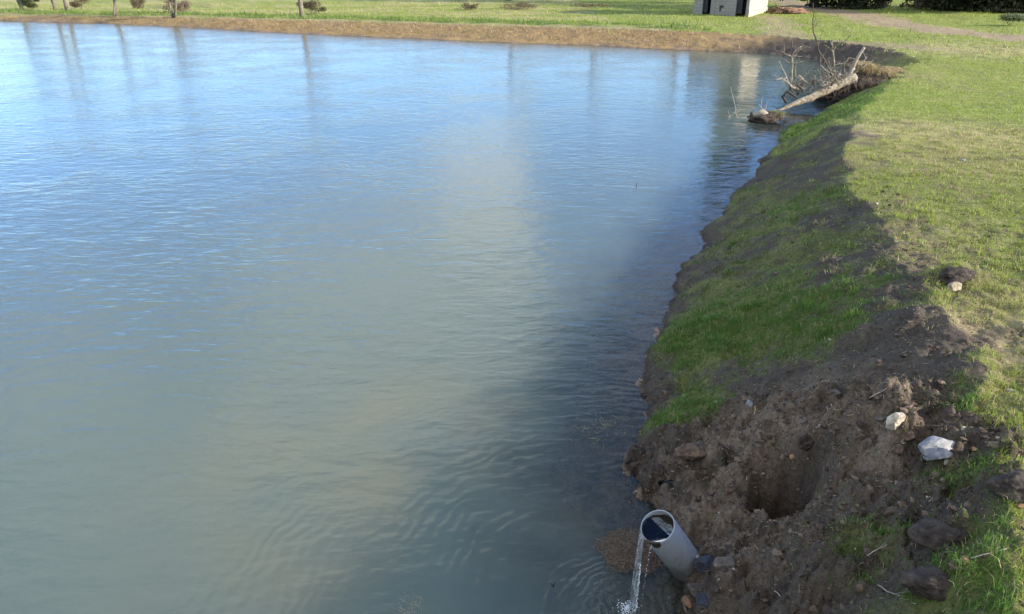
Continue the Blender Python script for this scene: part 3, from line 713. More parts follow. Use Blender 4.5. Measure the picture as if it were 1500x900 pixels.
def lathe(prof, seg=64):
    bm = bmesh.new(); rings = []
    for r_, z_ in prof: rings.append([bm.verts.new((r_*math.cos(2*math.pi*k/seg), r_*math.sin(2*math.pi*k/seg), z_)) for k in range(seg)])
    for a in range(len(rings)-1):
        for k in range(seg): bm.faces.new((rings[a][k], rings[a][(k+1) % seg], rings[a+1][(k+1) % seg], rings[a+1][k]))
    return bm
TH = .0065
bm = lathe([(PR, 0), (PR, LEN*.5), (PR, LEN-.003), (PR-.0012, LEN), (PR-TH+.0012, LEN), (PR-TH, LEN-.003), (PR-TH, LEN-.2), (PR-TH, .0)])
bm.transform(MW); bm.transform(Matrix.Identity(4)); o = obj('pipe_wall', bm, PVC, pipe, True)
# mud stain on the lip
ipx = Vector((0, 0, 1))-AX*AX.z; upv = ipx.normalized()       # uphill direction in the mouth plane
side = AX.cross(upv)
STAIN = simple('algae_stain', (.05,.042,.02), (.02,.018,.01), 60, .5, .5, .004, .4)
bm = bmesh.new(); rows = []
sgn = -1 if side.x > 0 else 1
for k in range(15):
    a_n = -.98+k*.062; e = math.sin(math.pi*k/14)**.6; row = []
    for ax_, r_ in ((-.03*e, -TH-.0012), (.0022, -TH-.001), (.0024, .0016), (-.02*e-.006*abs(math.sin(k*2.1)), .0016), (-.045*e-.02*abs(math.sin(k*1.3)), .0014)):
        row.append(bm.verts.new(Mp+AX*ax_+(-upv*math.cos(a_n)+side*sgn*math.sin(a_n))*(PR+r_)))
    rows.append(row)
for k in range(14):
    for q in range(4): bm.faces.new((rows[k][q], rows[k+1][q], rows[k+1][q+1], rows[k][q+1]))
obj('lip_stain', bm, STAIN, pipe, True)
# standing water in the pipe
WIN, t, o_ = mat('clear_water'); b = NB(t); gl = b.n('ShaderNodeBsdfGlossy'); gl.inputs['Roughness'].default_value = .03; tp = b.n('ShaderNodeBsdfTransparent'); tp.inputs[0].default_value = (.20,.18,.11,1)
fr = b.n('ShaderNodeFresnel'); fr.inputs['IOR'].default_value = 1.34; nb = b.bump(b.noise(30, 3, .5, b.pos()), .3, .01); b.l(nb, fr.inputs['Normal']); b.l(nb, gl.inputs['Normal'])
ms = b.n('ShaderNodeMixShader'); b.l(fr.outputs[0], ms.inputs[0]); b.l(tp.outputs[0], ms.inputs[1]); b.l(gl.outputs[0], ms.inputs[2]); b.l(ms.outputs[0], o_.inputs[0])
low = Mp-upv*(PR-TH)                       # lowest point of the inner lip
zw = low.z+.034
bm = bmesh.new(); ring = []; Ri = PR-TH-.001
for k in range(64):
    th = 2*math.pi*k/64; base = Mp+(upv*math.sin(th)+side*math.cos(th))*Ri
    t_ = (base.z-zw)/AX.z
    if t_ < .001: t_ = .001
    q = base-AX*t_; ring.append(bm.verts.new((q.x, q.y, q.z)))
bm.faces.new(ring); bmesh.ops.triangulate(bm, faces=bm.faces[:])
obj('standing_water', bm, WIN, pipe, False)
bm = lathe([(PR-TH-.0006, LEN-.035), (PR-TH-.0006, .2)]); 
for v in bm.verts:
    if v.co.z > .21:
        th = math.atan2(v.co.y, v.co.x); v.co.z += .012*math.sin(th*2+1)+.006*math.sin(th*7)
bm.transform(MW); obj('inner_algae', bm, STAIN, pipe, True)
# dark mud floor down the pipe
bm = lathe([(PR-TH-.0005, .20), (.001, .20)], 32); bm.transform(MW); obj('silt', bm, CLAY, pipe)

STR, t, o_ = mat('falling_water'); b = NB(t); gl = b.n('ShaderNodeBsdfGlossy'); gl.inputs['Roughness'].default_value = .08; tp = b.n('ShaderNodeBsdfTransparent'); tp.inputs[0].default_value = (.93,.95,.97,1)
co = b.pos(); mp = b.n('ShaderNodeMapping'); b.l(co, mp.inputs['Vector']); mp.inputs['Scale'].default_value = (60, 60, 5)
st = b.noise(1., 4, .6, mp.outputs[0]); nb = b.bump(st, .9, .02)
fr = b.n('ShaderNodeFresnel'); fr.inputs['IOR'].default_value = 1.4; b.l(nb, fr.inputs['Normal']); b.l(nb, gl.inputs['Normal'])
df = b.n('ShaderNodeBsdfTranslucent'); df.inputs[0].default_value = (.75,.8,.85,1); df2 = b.n('ShaderNodeBsdfDiffuse'); df2.inputs[0].default_value = (.75,.8,.85,1)
ad = b.n('ShaderNodeMixShader'); b.l(df.outputs[0], ad.inputs[1]); b.l(df2.outputs[0], ad.inputs[2])
m1 = b.n('ShaderNodeMixShader'); b.l(b.ramp(st, .42, .66, .20, .75), m1.inputs[0]); b.l(tp.outputs[0], m1.inputs[1]); b.l(ad.outputs[0], m1.inputs[2])
ms = b.n('ShaderNodeMixShader'); b.l(fr.outputs[0], ms.inputs[0]); b.l(m1.outputs[0], ms.inputs[1]); b.l(gl.outputs[0], ms.inputs[2]); b.l(ms.outputs[0], o_.inputs[0])
FOAM, t, o_ = mat('foam'); b = NB(t); p = b.n('ShaderNodeBsdfPrincipled'); p.inputs['Base Color'].default_value = (.75,.8,.84,1); p.inputs['Roughness'].default_value = .25; b.l(p.outputs[0], o_.inputs[0])
# the lip where the stream leaves
thl = None; best = 1e9
stream = empty('water_stream', (IMP.x, IMP.y, 0), 'clear stream of water falling from the lip of the grey pipe', 'water stream')
def lip(th): return Mp+(upv*math.sin(th)+side*math.cos(th))*(PR-.002)+AX*.004
# pick the side sign which lies to the left in the view
def lipl(a): return Mp+(-upv*math.cos(a)+side*sgn*math.sin(a))*(PR-.002)+AX*.004     # a from the lowest point towards the left
bm = bmesh.new(); NS, NV = 14, 30; front = []
cen_hit = Vector((IMP.x, IMP.y, 0))
for k in range(NV+1):
    v_ = k/NV; row = []
    for s in range(NS+1):
        u_ = s/NS; a = .05+u_*1.0
        st_ = lipl(a); tgt = cen_hit+Vector(((u_-.5)*-.035, (u_-.5)*.02, 0))
        hz = math.sqrt(v_*1.0) if False else 1-(1-v_)**1.0
        # ballistic: horizontal grows with time, vertical with time squared
        tt = v_**.62
        pt = Vector((st_.x+(tgt.x-st_.x)*tt, st_.y+(tgt.y-st_.y)*tt, st_.z+(0-st_.z)*(tt*tt*.9+tt*.1)))
        wr = .004*math.sin(u_*9+v_*14)*(1-v_*.3)
        row.append(bm.verts.new(pt+Vector((wr*.4, wr, 0))))
    front.append(row)
for k in range(NV):
    for s in range(NS): bm.faces.new((front[k][s], front[k+1][s], front[k+1][s+1], front[k][s+1]))
bmesh.ops.solidify(bm, geom=bm.faces[:], thickness=.004)
obj('water_sheet', bm, STR, stream, True)
bm = bmesh.new()       # bright twisting rope along the right edge of the sheet, broken in drops
for k in range(70):
    v_ = .35+.65*k/70; tt = v_**.62; st_ = lipl(.12); tgt = cen_hit+Vector((.02, -.01, 0))
    pt = Vector((st_.x+(tgt.x-st_.x)*tt, st_.y+(tgt.y-st_.y)*tt, st_.z*(1-(tt*tt*.9+tt*.1))))+Vector([random.uniform(-.004, .004) for _ in range(3)])
    bmesh.ops.create_icosphere(bm, subdivisions=1, radius=random.uniform(.0015, .0038), matrix=Matrix.Translation(pt) @ Matrix.Diagonal((1, 1, 2.2, 1)))
for k in range(26):
    v_ = random.random(); tt = v_**.6; st_ = lipl(-.55+random.uniform(-.04, .04)); pt = Vector((st_.x-.03*tt, st_.y-.03*tt, st_.z*(1-tt*tt)))
    bmesh.ops.create_icosphere(bm, subdivisions=1, radius=random.uniform(.001, .0024), matrix=Matrix.Translation(pt) @ Matrix.Diagonal((1, 1, 2.5, 1)))
tag(obj('droplets', bm, FOAM, stream, True), kind='stuff')
bm = bmesh.new()
for k in range(300):
    a = random.uniform(0, 6.28); r_ = abs(random.gauss(0, .030)); pt = Vector((IMP.x-.03+r_*math.cos(a)*1.2, IMP.y+.0+r_*math.sin(a), abs(random.gauss(0, .012))*max(0, 1-r_*8)))
    bmesh.ops.create_icosphere(bm, subdivisions=1, radius=random.uniform(.0007, .0026), matrix=Matrix.Translation(pt) @ Matrix.Diagonal((1.4, 1.4, .7, 1)))
tag(obj('splash', bm, FOAM, stream, True), kind='stuff')

# floating mat of debris beside the pipe
mc = at(918, 808, 0); n = 5200
a = rng.uniform(0, 6.28, n); r_ = np.minimum(np.sqrt(rng.random(n))*(1+.10*rng.standard_normal(n)), 1.35); ex = .165*(1+.10*np.sin(a*2+4)+.07*np.sin(a*5)+.05*np.sin(a*9+1)); x = mc.x+.02+r_*np.cos(a)*ex*1.15; y = mc.y+r_*np.sin(a)*ex*.95
def matz(x, y):
    q = np.hypot((x-mc.x-.02)/1.15, (y-mc.y)/.95)/.17
    return .006+.022*np.clip(1-q*q, 0, 1)*(1+.5*noise(x*20, y*20, 3))
r = rng.random(n)[:, None]
o = slivers('debris_mat', x, y, rng.uniform(.008, .035, n), rng.uniform(.0015, .003, n), np.array((.07,.052,.04))*(1-r)+np.array((.25,.19,.13))*r**2, None, None, .0, matz)
tag(o, 'brown mat of chopped straw and bark floating behind the pipe mouth', 'debris mat')
nv = 24; bm = bmesh.new(); rings = []
for q in range(6):
    f = (q+1)/6; rings.append([bm.verts.new((mc.x+.02+f*.96*math.cos(6.283*k/nv)*.165*(1+.10*math.sin(6.283*k/nv*2+4)+.07*math.sin(6.283*k/nv*5)+.05*math.sin(6.283*k/nv*9+1))*1.15, mc.y+f*.96*math.sin(6.283*k/nv)*.165*(1+.10*math.sin(6.283*k/nv*2+4)+.07*math.sin(6.283*k/nv*5)+.05*math.sin(6.283*k/nv*9+1))*.95, .004+.016*(1-f*f)+random.uniform(-.002, .002))) for k in range(nv)])
cv = bm.verts.new((mc.x+.02, mc.y, .021))
for k in range(nv):
    bm.faces.new((cv, rings[0][k], rings[0][(k+1) % nv]))
    for q in range(5): bm.faces.new((rings[q][k], rings[q+1][k], rings[q+1][(k+1) % nv], rings[q][(k+1) % nv]))
o2 = obj('bark_layer', bm, CLAY, None, True); o2.parent = o
# bits of floating straw
for px_, py_, lab, nn, sp in ((880, 625, 'pale straw wisps floating off the near bank', 60, .09), (598, 893, 'straw wisps floating at the bottom edge of the pond', 45, .05)):
    g = at(px_, py_, 0); x = g.x+rng.normal(0, sp, nn); y = g.y+rng.normal(0, sp*1.3, nn); r = rng.random(nn)[:, None]
    o = slivers('floating_straw', x, y, rng.uniform(.02, .07, nn), np.full(nn, .0022), np.array((.35,.31,.2))*(.6+.5*r), None, None, .003, lambda a, b_: 0*a+.001)
    tag(o, lab, 'floating straw', kind='stuff')
def water_twig(px_, py_, h, label, lean=(.02, 0)):
    g = at(px_, py_, 0); bm = bmesh.new(); pts = wobble(g+Vector((0,0,-.05)), g+Vector((lean[0], lean[1], h)), 5, .05); tube(bm, pts, [.006, .005, .005, .004, .003, .0025], 6)
    tube(bm, [pts[3], pts[3]+Vector((-.02, .01, .02))], [.003, .0015], 5)
    tag(obj('twig', bm, DARKWOOD, None, True), label, 'twig')
water_twig(808, 860, .035, 'short dark twig tip poking out of the murky water left of the pipe')
water_twig(949, 556, .05, 'small dark twig in the water beside the near bank')
water_twig(931, 276, .09, 'tiny dark twig tip alone in the middle of the blue water')

# ------------------------------------------------------------------ fallen tree
ROOT = atd(1262, 118, 20.1)
def zp(zx, zy): return 1130+zx/5.625, 30+zy/5.625
fallen = empty('fallen_tree', at(1140, 164, 0), 'fallen bare tree lying from the right bank into the pond with its root ball raised', 'fallen tree')
t0 = at(1136, 166, -.02); y0 = t0.y
bm = bmesh.new(); pts = []; rad = []
tr_px = [(20,770,0,4),(60,745,0,8),(140,712,.12,16),(230,672,.3,24),(330,636,.5,30),(430,588,.7,33),(520,545,.9,34),(600,508,1.05,37),(650,485,1.15,44),(690,478,1.25,40)]
for zx, zy, dy, w_ in tr_px:
    a, c_ = zp(zx, zy); q = atd(a, c_, y0+dy); pts.append(q); rad.append(w_/5.625/F*q.y*.98)
pts2 = []; rad2 = []
for i_ in range(len(pts)-1):
    for k in range(3):
        t_ = k/3; pts2.append(pts[i_].lerp(pts[i_+1], t_)+Vector((random.uniform(-1,1), random.uniform(-1,1), random.uniform(-1,1)))*.008); rad2.append(rad[i_]*(1-t_)+rad[i_+1]*t_)
pts2.append(pts[-1]); rad2.append(rad[-1]*.7)
tube(bm, pts2, rad2, 14, .07); obj('trunk', bm, BARK, fallen, True)
def limb(plist, d0, r0, r1, m=DEAD, twigs=0, name='branch', tl=.35):
    P = []
    for i_, q in enumerate(plist):
        a, c_ = zp(q[0], q[1]); P.append(atd(a, c_, y0+d0+(q[2] if len(q) > 2 else 0)))
    fine = []
    for i_ in range(len(P)-1):
        for k in range(3): fine.append(P[i_].lerp(P[i_+1], k/3)+Vector((random.uniform(-1,1), random.uniform(-1,1), random.uniform(-1,1)))*.010*(1 if i_+k else 0))
    fine.append(P[-1]); n_ = len(fine); bm = bmesh.new(); rr_ = [r0+(r1-r0)*(i_/(n_-1))**.8 for i_ in range(n_)]
    rr_ = [q*1.35 for q in rr_]; tube(bm, fine, rr_, 7, .05)
    for _ in range(twigs):
        i_ = random.randint(n_//4, n_-2); d = (fine[i_+1]-fine[i_]).normalized()
        s_ = Vector((random.gauss(0,1), random.gauss(0,1), random.gauss(.3,.7))).normalized(); e = (d*.7+s_).normalized(); Lt = tl*random.uniform(.4, 1.1)
        tp_ = wobble(fine[i_], fine[i_]+e*Lt, 5, .05); tube(bm, tp_, [rr_[i_]*.5*(1-.8*j_/5)+.0015 for j_ in range(6)], 5)
        if random.random() < .7:
            b0 = tp_[3]; e2 = (e+Vector((random.gauss(0,.6), random.gauss(0,.6), random.gauss(.2,.5)))).normalized()
            tube(bm, wobble(b0, b0+e2*Lt*.5, 3, .06), [.004, .003, .0025, .0015], 4)
    return obj(name, bm, m, fallen, True)
limb([(640,470),(660,410),(700,330),(735,270),(765,222)], 1.2, .038, .026)
limb([(640,465,.05),(655,430,.1),(685,395,.2)], 1.25, .03, .018)
limb([(500,500),(485,420),(440,330),(385,245),(372,170),(345,90),(338,20),(350,-60),(345,-140)], 1.1, .024, .006, TWIG, 7, tl=.4)
limb([(525,470),(515,380),(505,270),(500,175)], 1.15, .038, .010, BARK, 7)
limb([(500,495),(450,420),(400,370),(405,290)], 1.0, .022, .008, BARK, 4)
limb([(150,575),(165,480),(172,390),(170,290),(205,240),(250,212)], .6, .024, .006, BARK, 8)
limb([(165,560),(120,470),(95,400),(60,338)], .5, .018, .007, DEAD, 4)
limb([(330,550),(270,495),(222,456)], .7, .018, .022, DEAD, 1)
limb([(210,640),(150,600),(130,588),(88,632),(122,676)], .5, .020, .024, DARKWOOD, 0)
limb([(308,610),(320,575),(400,545),(470,520),(530,470),(568,440)], .8, .020, .024, DEAD, 4)
limb([(28,492),(90,476),(150,532),(200,560)], .5, .016, .014, DEAD, 2)
limb([(520,370),(560,360),(610,350),(640,310),(690,322)], 1.2, .010, .010, BARK, 4)
limb([(730,380),(760,340),(786,300)], 1.5, .016, .008, DEAD, 1)
limb([(735,400),(790,360),(838,328)], 1.6, .014, .010, DEAD, 1)
limb([(602,450),(600,390),(596,335)], 1.1, .013, .009, BARK, 2)
limb([(505,215),(560,205),(610,175),(655,120)], 1.2, .012, .003, TWIG, 5)
limb([(215,560),(200,470),(195,380)], .7, .014, .007, BARK, 3)
limb([(350,520),(355,455)], .8, .022, .018, BARK, 2)
limb([(170,300),(120,280),(70,250)], .6, .009, .004, BARK, 4)
limb([(480,520),(420,440),(385,385)], 1., .014, .006, TWIG, 4)
limb([(540,470),(560,410),(450,315)], 1.1, .010, .004, TWIG, 4)
for k in range(36):         # tangle of dead twigs behind the trunk
    zx = random.uniform(150, 560); zy = 640-(zx-150)*.22-random.uniform(0, 60)
    limb([(zx, zy), (zx+random.uniform(-60, 60), zy-random.uniform(30, 90)), (zx+random.uniform(-90, 90), zy-random.uniform(20, 150))], random.uniform(.5, 1.3), random.uniform(.008, .018), .004, random.choice((TWIG, BARK, BARK, DEAD)), 3)
for k in range(12):         # roots hanging below the trunk
    zx = random.uniform(430, 700); a0 = 520-(zx-520)*.35
    limb([(zx, a0+40), (zx+random.uniform(-40, 30), a0+110), (zx+random.uniform(-70, 40), min(700, a0+random.uniform(130, 190)))], random.uniform(.95, 1.5), .012, .004, TWIG, 1, 'root')
# root ball of dark earth, with its cap of dry turf
rc = atd(*zp(790, 520), y0+1.75)
bm = rock_bm((.62,.5,.42), 51, 9, 4, .22); 
for v in bm.verts: v.co = v.co+rc
rb = obj('root_ball', bm, CLAY, fallen, True)
rc2 = atd(*zp(560, 620), y0+1.7); bm = rock_bm((.62,.4,.24), 52, 9, 4, .25)
for v in bm.verts: v.co = v.co+rc2
obj('root_ball', bm, CLAY, fallen, True)
def tuft_np(name, cx_, cy_, cz_, rx, ry, n, hmin, hmax, c0, c1, parent, droop=1.5, wid=.012, m=STRAW, dome=.1):
    a = rng.uniform(0, 6.28, n); r_ = np.sqrt(rng.random(n)); x = cx_+rx*r_*np.cos(a); y = cy_+ry*r_*np.sin(a); z = cz_+dome*(1-r_**2)
    h = rng.uniform(hmin, hmax, n); la = a+rng.normal(0, .7, n); ln = droop*rng.uniform(.3, 1, n)*h*(r_+.3)
    w_ = wid; wa = rng.uniform(0, 6.28, n); D = np.stack([np.cos(wa)*w_/2, np.sin(wa)*w_/2, 0*wa], 1); P = np.stack([x, y, z], 1)
    mid = P+np.stack([np.cos(la)*ln*.5, np.sin(la)*ln*.5, h*.65], 1); tip = P+np.stack([np.cos(la)*ln, np.sin(la)*ln, h*(1-.5*np.minimum(ln/h, 1.6))], 1)
    V = np.stack([P-D, P+D, mid+D*.8, mid-D*.8, tip], 1).reshape(-1, 3); k = np.arange(n)[:, None]*5
    r = rng.random(n)[:, None]; cc = np.repeat(np.array(c0)*(1-r)+np.array(c1)*r, 5, 0)
    o = mesh_np(name, V, np.concatenate([k, k+1, k+2, k+3, k+3, k+2, k+4], 1).ravel(), np.tile([4, 3], n), m, False, cc)
    if parent is not None: o.parent = parent; o.matrix_parent_inverse = Matrix.Translation(-Vector(parent.location)) if parent.type == 'EMPTY' else Matrix()
    return o
for zx, zy, rx_, ry_, n_t in ((790, 425, .22, .2, 900), (850, 440, .26, .24, 1100), (745, 400, .14, .14, 500), (905, 462, .18, .2, 700), (820, 480, .2, .1, 500)):
    g1 = atd(*zp(zx, zy), y0+1.8); tuft_np('turf', g1.x, g1.y, g1.z-.04, rx_, ry_, n_t, .05, .22, (.22,.17,.08), (.52,.42,.22), fallen, 2.6, .012, dome=.13)
g1 = atd(*zp(960, 415), y0+2.3)
tuft_np('turf', g1.x, g1.y, g1.z-.02, .3, .3, 900, .05, .14, (.28,.21,.12), (.48,.37,.22), fallen, 2., .014, dome=.05)
# stump clump in the water
sc = at(1116, 179, 0); stump = empty('stump', sc, 'dark mossy stump clump standing in the water before the fallen tree', 'stump')
bm = rock_bm((.42,.26,.19), 61, 10, 4, .22)
for v in bm.verts: v.co = v.co+sc+Vector((0,0,.08))
obj('root_mass', bm, CLAY, stump, True)
bm = bmesh.new(); tube(bm, [sc+Vector((-.25,-.1,.16)), sc+Vector((-.05,-.12,.24)), sc+Vector((.12,-.1,.15))], [.07,.09,.05], 9, .15); obj('broken_wood', bm, DEAD, stump, True)
for p0, p1, r_ in (((-.05,0,.2),(-.02,.1,.55),.012), ((0,0,.2),(.09,.05,.58),.010), ((-.03,0,.3),(-.14,0,.42),.010), ((.05,-.05,.25),(.3,-.1,.02),.014), ((-.3,0,.1),(-.42,-.05,.0),.02)):
    bm = bmesh.new(); pp = wobble(sc+Vector(p0), sc+Vector(p1), 5, .05); tube(bm, pp, [r_*(1-.6*i_/5) for i_ in range(6)], 6); obj('branch', bm, DEAD, stump, True)
tuft_np('turf', sc.x+.28, sc.y-.03, .14, .14, .12, 420, .04, .14, (.12,.14,.03), (.32,.30,.10), stump, 1.6, .012, dome=.05)
# twigs standing in the water
for (a, c_, tx, ty, lab) in ((1081, 174, 1071, 126, 'tall thin bare twig standing in the water left of the stump clump'), (1070, 174, 1066, 162, 'short bent pale twig in the water furthest left of the stump clump')):
    p0 = at(a, c_, -.03); p1 = atd(tx, ty, p0.y+.1); bm = bmesh.new(); pp = wobble(p0, p1, 6, .03); tube(bm, pp, [.012, .011, .009, .008, .006, .005, .003], 6)
    tube(bm, wobble(pp[1], pp[1]+Vector((.1, 0, .1)), 3, .05), [.006, .005, .004, .002], 5); tube(bm, wobble(pp[1], pp[1]+Vector((-.12, 0, .04)), 3, .05), [.008, .006, .004, .003], 5)
    tag(obj('twig', bm, DEAD, None, True), lab, 'twig')

# ------------------------------------------------------------------ block hut
HUTM, t, o_ = mat('concrete_block'); b = NB(t); p = b.n('ShaderNodeBsdfPrincipled'); co = b.obj()
geo = b.n('ShaderNodeNewGeometry'); uvn = b.n('ShaderNodeUVMap')
br = b.n('ShaderNodeTexBrick'); b.l(uvn.outputs[0], br.inputs['Vector']); br.inputs['Scale'].default_value = 1
br.inputs['Brick Width'].default_value = .5; br.inputs['Row Height'].default_value = .21; br.inputs['Mortar Size'].default_value = .012
br.inputs['Color1'].default_value = (.23,.225,.215,1); br.inputs['Color2'].default_value = (.18,.178,.17,1); br.inputs['Mortar'].default_value = (.12,.118,.11,1)
n_ = b.noise(2.2, 6, .65, co); c = b.mix(b.ramp(n_, .5, .8, 0, .5), br.outputs[0], (.2,.19,.17)); c = b.mix(b.ramp(b.noise(40, 4, .6, co), .3, .8, 0, .4), c, (.3,.29,.27))
b.l(c, p.inputs['Base Color']); p.inputs['Roughness'].default_value = .95; b.l(b.bump(br.outputs['Fac'], -.4, .01), p.inputs['Normal']); b.l(p.outputs[0], o_.inputs[0])
PALE = simple('pale_render', (.46,.41,.32), (.34,.30,.23), 8, bump=.2); DARKIN = simple('dark_door_paint', (.035,.04,.05), None, 8, .6)
ROOFM = simple('roof_sheet', (.22,.2,.18), None, 6); GREYM = simple('grey_mortar', (.24,.24,.23), (.17,.17,.165), 12)
HZ = .80
B0 = at(1096, 19.5, HZ); C0 = at(1123, 15.6, HZ); vv = (C0-B0).normalized(); A0 = B0+Vector((-vv.y, vv.x, 0))*3.72; gz = float(min(height(np.array([A0.x, B0.x]), np.array([A0.y, B0.y]))))-.1
uF = (B0-A0); WF = uF.length; uF.normalize(); vB = Vector((-uF.y, uF.x, 0)); vB = vB if vB.y > 0 else -vB
def to_px(P):
    d = P-Vector((0,0,HC)); fw = Vector((0, math.cos(PITCH), -math.sin(PITCH))); up_ = Vector((0, math.sin(PITCH), math.cos(PITCH))); t_ = d.dot(fw)
    return 750+F*d.x/t_, 450-F*d.dot(up_)/t_
DB = (C0-B0).length
HH = 3.3
print('hut', A0, B0, WF, DB, [height(np.array([A0.x]), np.array([A0.y]))])
hut = empty('block_hut', A0, 'small grey concrete block hut with two dark door openings beyond the far bank', 'hut')
def boxl(bm, x0, x1, y0, y1, z0, z1):       # local: x along front, y depth
    vs_ = [bm.verts.new(A0+uF*x+vB*y+Vector((0,0,z-A0.z))) for z in (z0, z1) for x, y in ((x0,y0),(x1,y0),(x1,y1),(x0,y1))]
    for f in ((0,3,2,1),(4,5,6,7),(0,1,5,4),(1,2,6,5),(2,3,7,6),(3,0,4,7)): bm.faces.new([vs_[i_] for i_ in f])
def uvbox(o):
    me = o.data; uv = me.uv_layers.new(name='UVMap')
    for pl in me.polygons:
        nrm = pl.normal
        for li in pl.loop_indices:
            P = me.vertices[me.loops[li].vertex_index].co
            if abs(nrm.dot(uF)) > .7: uv.data[li].uv = (P.dot(vB), P.z)
            else: uv.data[li].uv = (P.dot(uF), P.z)
def fx(px): # front coordinate at a pixel column
    lo, hi = 0., WF
    for _ in range(30):
        m_ = (lo+hi)/2
        if to_px(A0+uF*m_)[0] < px: lo = m_
        else: hi = m_
    return lo
xs = [0, fx(1028), fx(1040), fx(1077), fx(1092), WF]
g_ = gz; tw = .2
for k, (xa, xb) in enumerate(((xs[0], xs[1]), (xs[2], xs[3]), (xs[4], xs[5]))):
    bm = bmesh.new(); boxl(bm, xa, xb, 0, tw, g_, HZ+2.1); o = obj('front_wall', bm, HUTM, hut); uvbox(o)
bm = bmesh.new(); boxl(bm, 0, WF, 0, tw, HZ+2.1, HZ+HH); uvbox(obj('front_wall', bm, HUTM, hut))
bm = bmesh.new(); boxl(bm, WF-tw, WF, tw+.002, DB, g_, HZ+HH); o = obj('side_wall', bm, PALE, hut); tag(o, 'pale sunlit side wall'); 
bm = bmesh.new(); boxl(bm, 0, tw, tw+.002, DB, g_, HZ+HH); uvbox(obj('side_wall', bm, HUTM, hut))
bm = bmesh.new(); boxl(bm, tw+.002, WF-tw-.002, DB-tw, DB-.002, g_, HZ+HH); uvbox(obj('back_wall', bm, HUTM, hut))
bm = bmesh.new(); boxl(bm, -.15, WF+.15, -.2, DB+.15, HZ+HH+.002, HZ+HH+.16); obj('roof', bm, ROOFM, hut)
bm = bmesh.new(); boxl(bm, WF+.004, WF+.05, .0, DB, g_, HZ+.22); obj('plinth', bm, PALE, hut)
# metal doors standing ajar inside the openings
for xa, xb in ((xs[1], xs[2]), (xs[3], xs[4])):
    bm = bmesh.new(); boxl(bm, xa+.01, xa+(xb-xa)*.55, tw-.05, tw-.01, HZ-.05, HZ+2.08); d_ = obj('door', bm, DARKIN, hut)
bm = bmesh.new(); xm = fx(1053); boxl(bm, xm, xm+.28, -.03, -.003, HZ+.30, HZ+.42); boxl(bm, xm+.03, xm+.12, -.03, -.004, HZ+.08, HZ+.299); obj('dark_wall_mark', bm, DARKIN, hut)  # dark boxes standing for an indistinct mark on the front wall
bm = bmesh.new(); boxl(bm, xs[2]+.02, xs[2]+.32, -.03, -.002, g_, HZ+2.0); obj('door_pillar', bm, GREYM, hut)

# ------------------------------------------------------------------ trees, hedge, shrubs
def grow(bm, tw_bm, p, d, L_, r, depth, rd, up=.25):
    n_ = 5; pts = [p]; q = p
    for i_ in range(n_):
        d = (d+Vector((rd.gauss(0,.12), rd.gauss(0,.12), rd.gauss(.02,.08)+up*.1))).normalized(); q = q+d*L_/n_; pts.append(q)
    tgt = bm if depth > 1 else tw_bm
    tube(tgt, pts, [r*(1-.45*i_/n_) for i_ in range(n_+1)], 8 if depth > 3 else (5 if depth > 1 else 3))
    if depth == 0: return
    for k in range(rd.choice((2, 3, 3)) if depth > 1 else 4):
        i_ = rd.randint(2, n_); s_ = Vector((rd.gauss(0,1), rd.gauss(0,1), rd.gauss(.25,.5))).normalized()
        grow(bm, tw_bm, pts[i_], (d*.75+s_*.75).normalized(), L_*rd.uniform(.55, .8), r*.5*rd.uniform(.8, 1.1), depth-1, rd, up)
def bare_tree(base, h, r, seed, label, group, stems=1, depth=5, lean=(0,0), mats=(TREEBARK, TWIG), cat='tree', name='bare_tree'):
    rd = random.Random(seed); e = empty(name, base, label, cat, group); bm = bmesh.new(); tb = bmesh.new()
    for s_ in range(stems):
        d = Vector((lean[0]+rd.gauss(0,.13)*(stems > 1), lean[1]+rd.gauss(0,.1)*(stems > 1), 1)).normalized()
        grow(bm, tb, Vector(base)+Vector((rd.uniform(-.2,.2)*(stems > 1), rd.uniform(-.2,.2)*(stems > 1), -.1)), d, h*.36, r*(1 if stems == 1 else .6), depth, rd)
    obj('trunk', bm, mats[0], e, True); obj('crown', tb, mats[1], e, True); return e
def gz_(v): return Vector((v.x, v.y, float(height(np.array([v.x]), np.array([v.y]))[0])))
GT = 'bare trees along the far bank'
T = [(30, 16, 7, .14, 3, 'cluster of three bare grey stems at the left end of the far bank'), (78, 16, 8, .2, 2, 'dark ivy grown twin trunk tree second from the left on the far bank'), (100, 17, 8, .22, 1, 'thick leaning grey trunk between the ivy trunk and the small bush'),
     (167, 24, 7, .15, 2, 'pale slim forked tree at the water edge third from the left'), (253, 26, 7, .12, 3, 'fan of three pale thin stems growing on the far crest'), (443, 25, 9.5, .17, 1, 'single straight bare trunk with a bushy foot furthest right on the far bank')]
for k, (px_, py_, h, r_, st_, lab) in enumerate(T):
    g = gz_(ground(px_, py_)); bare_tree(g, h, r_, 100+k, lab, GT, st_, 5, lean=(.12 if k == 2 else .0, 0))
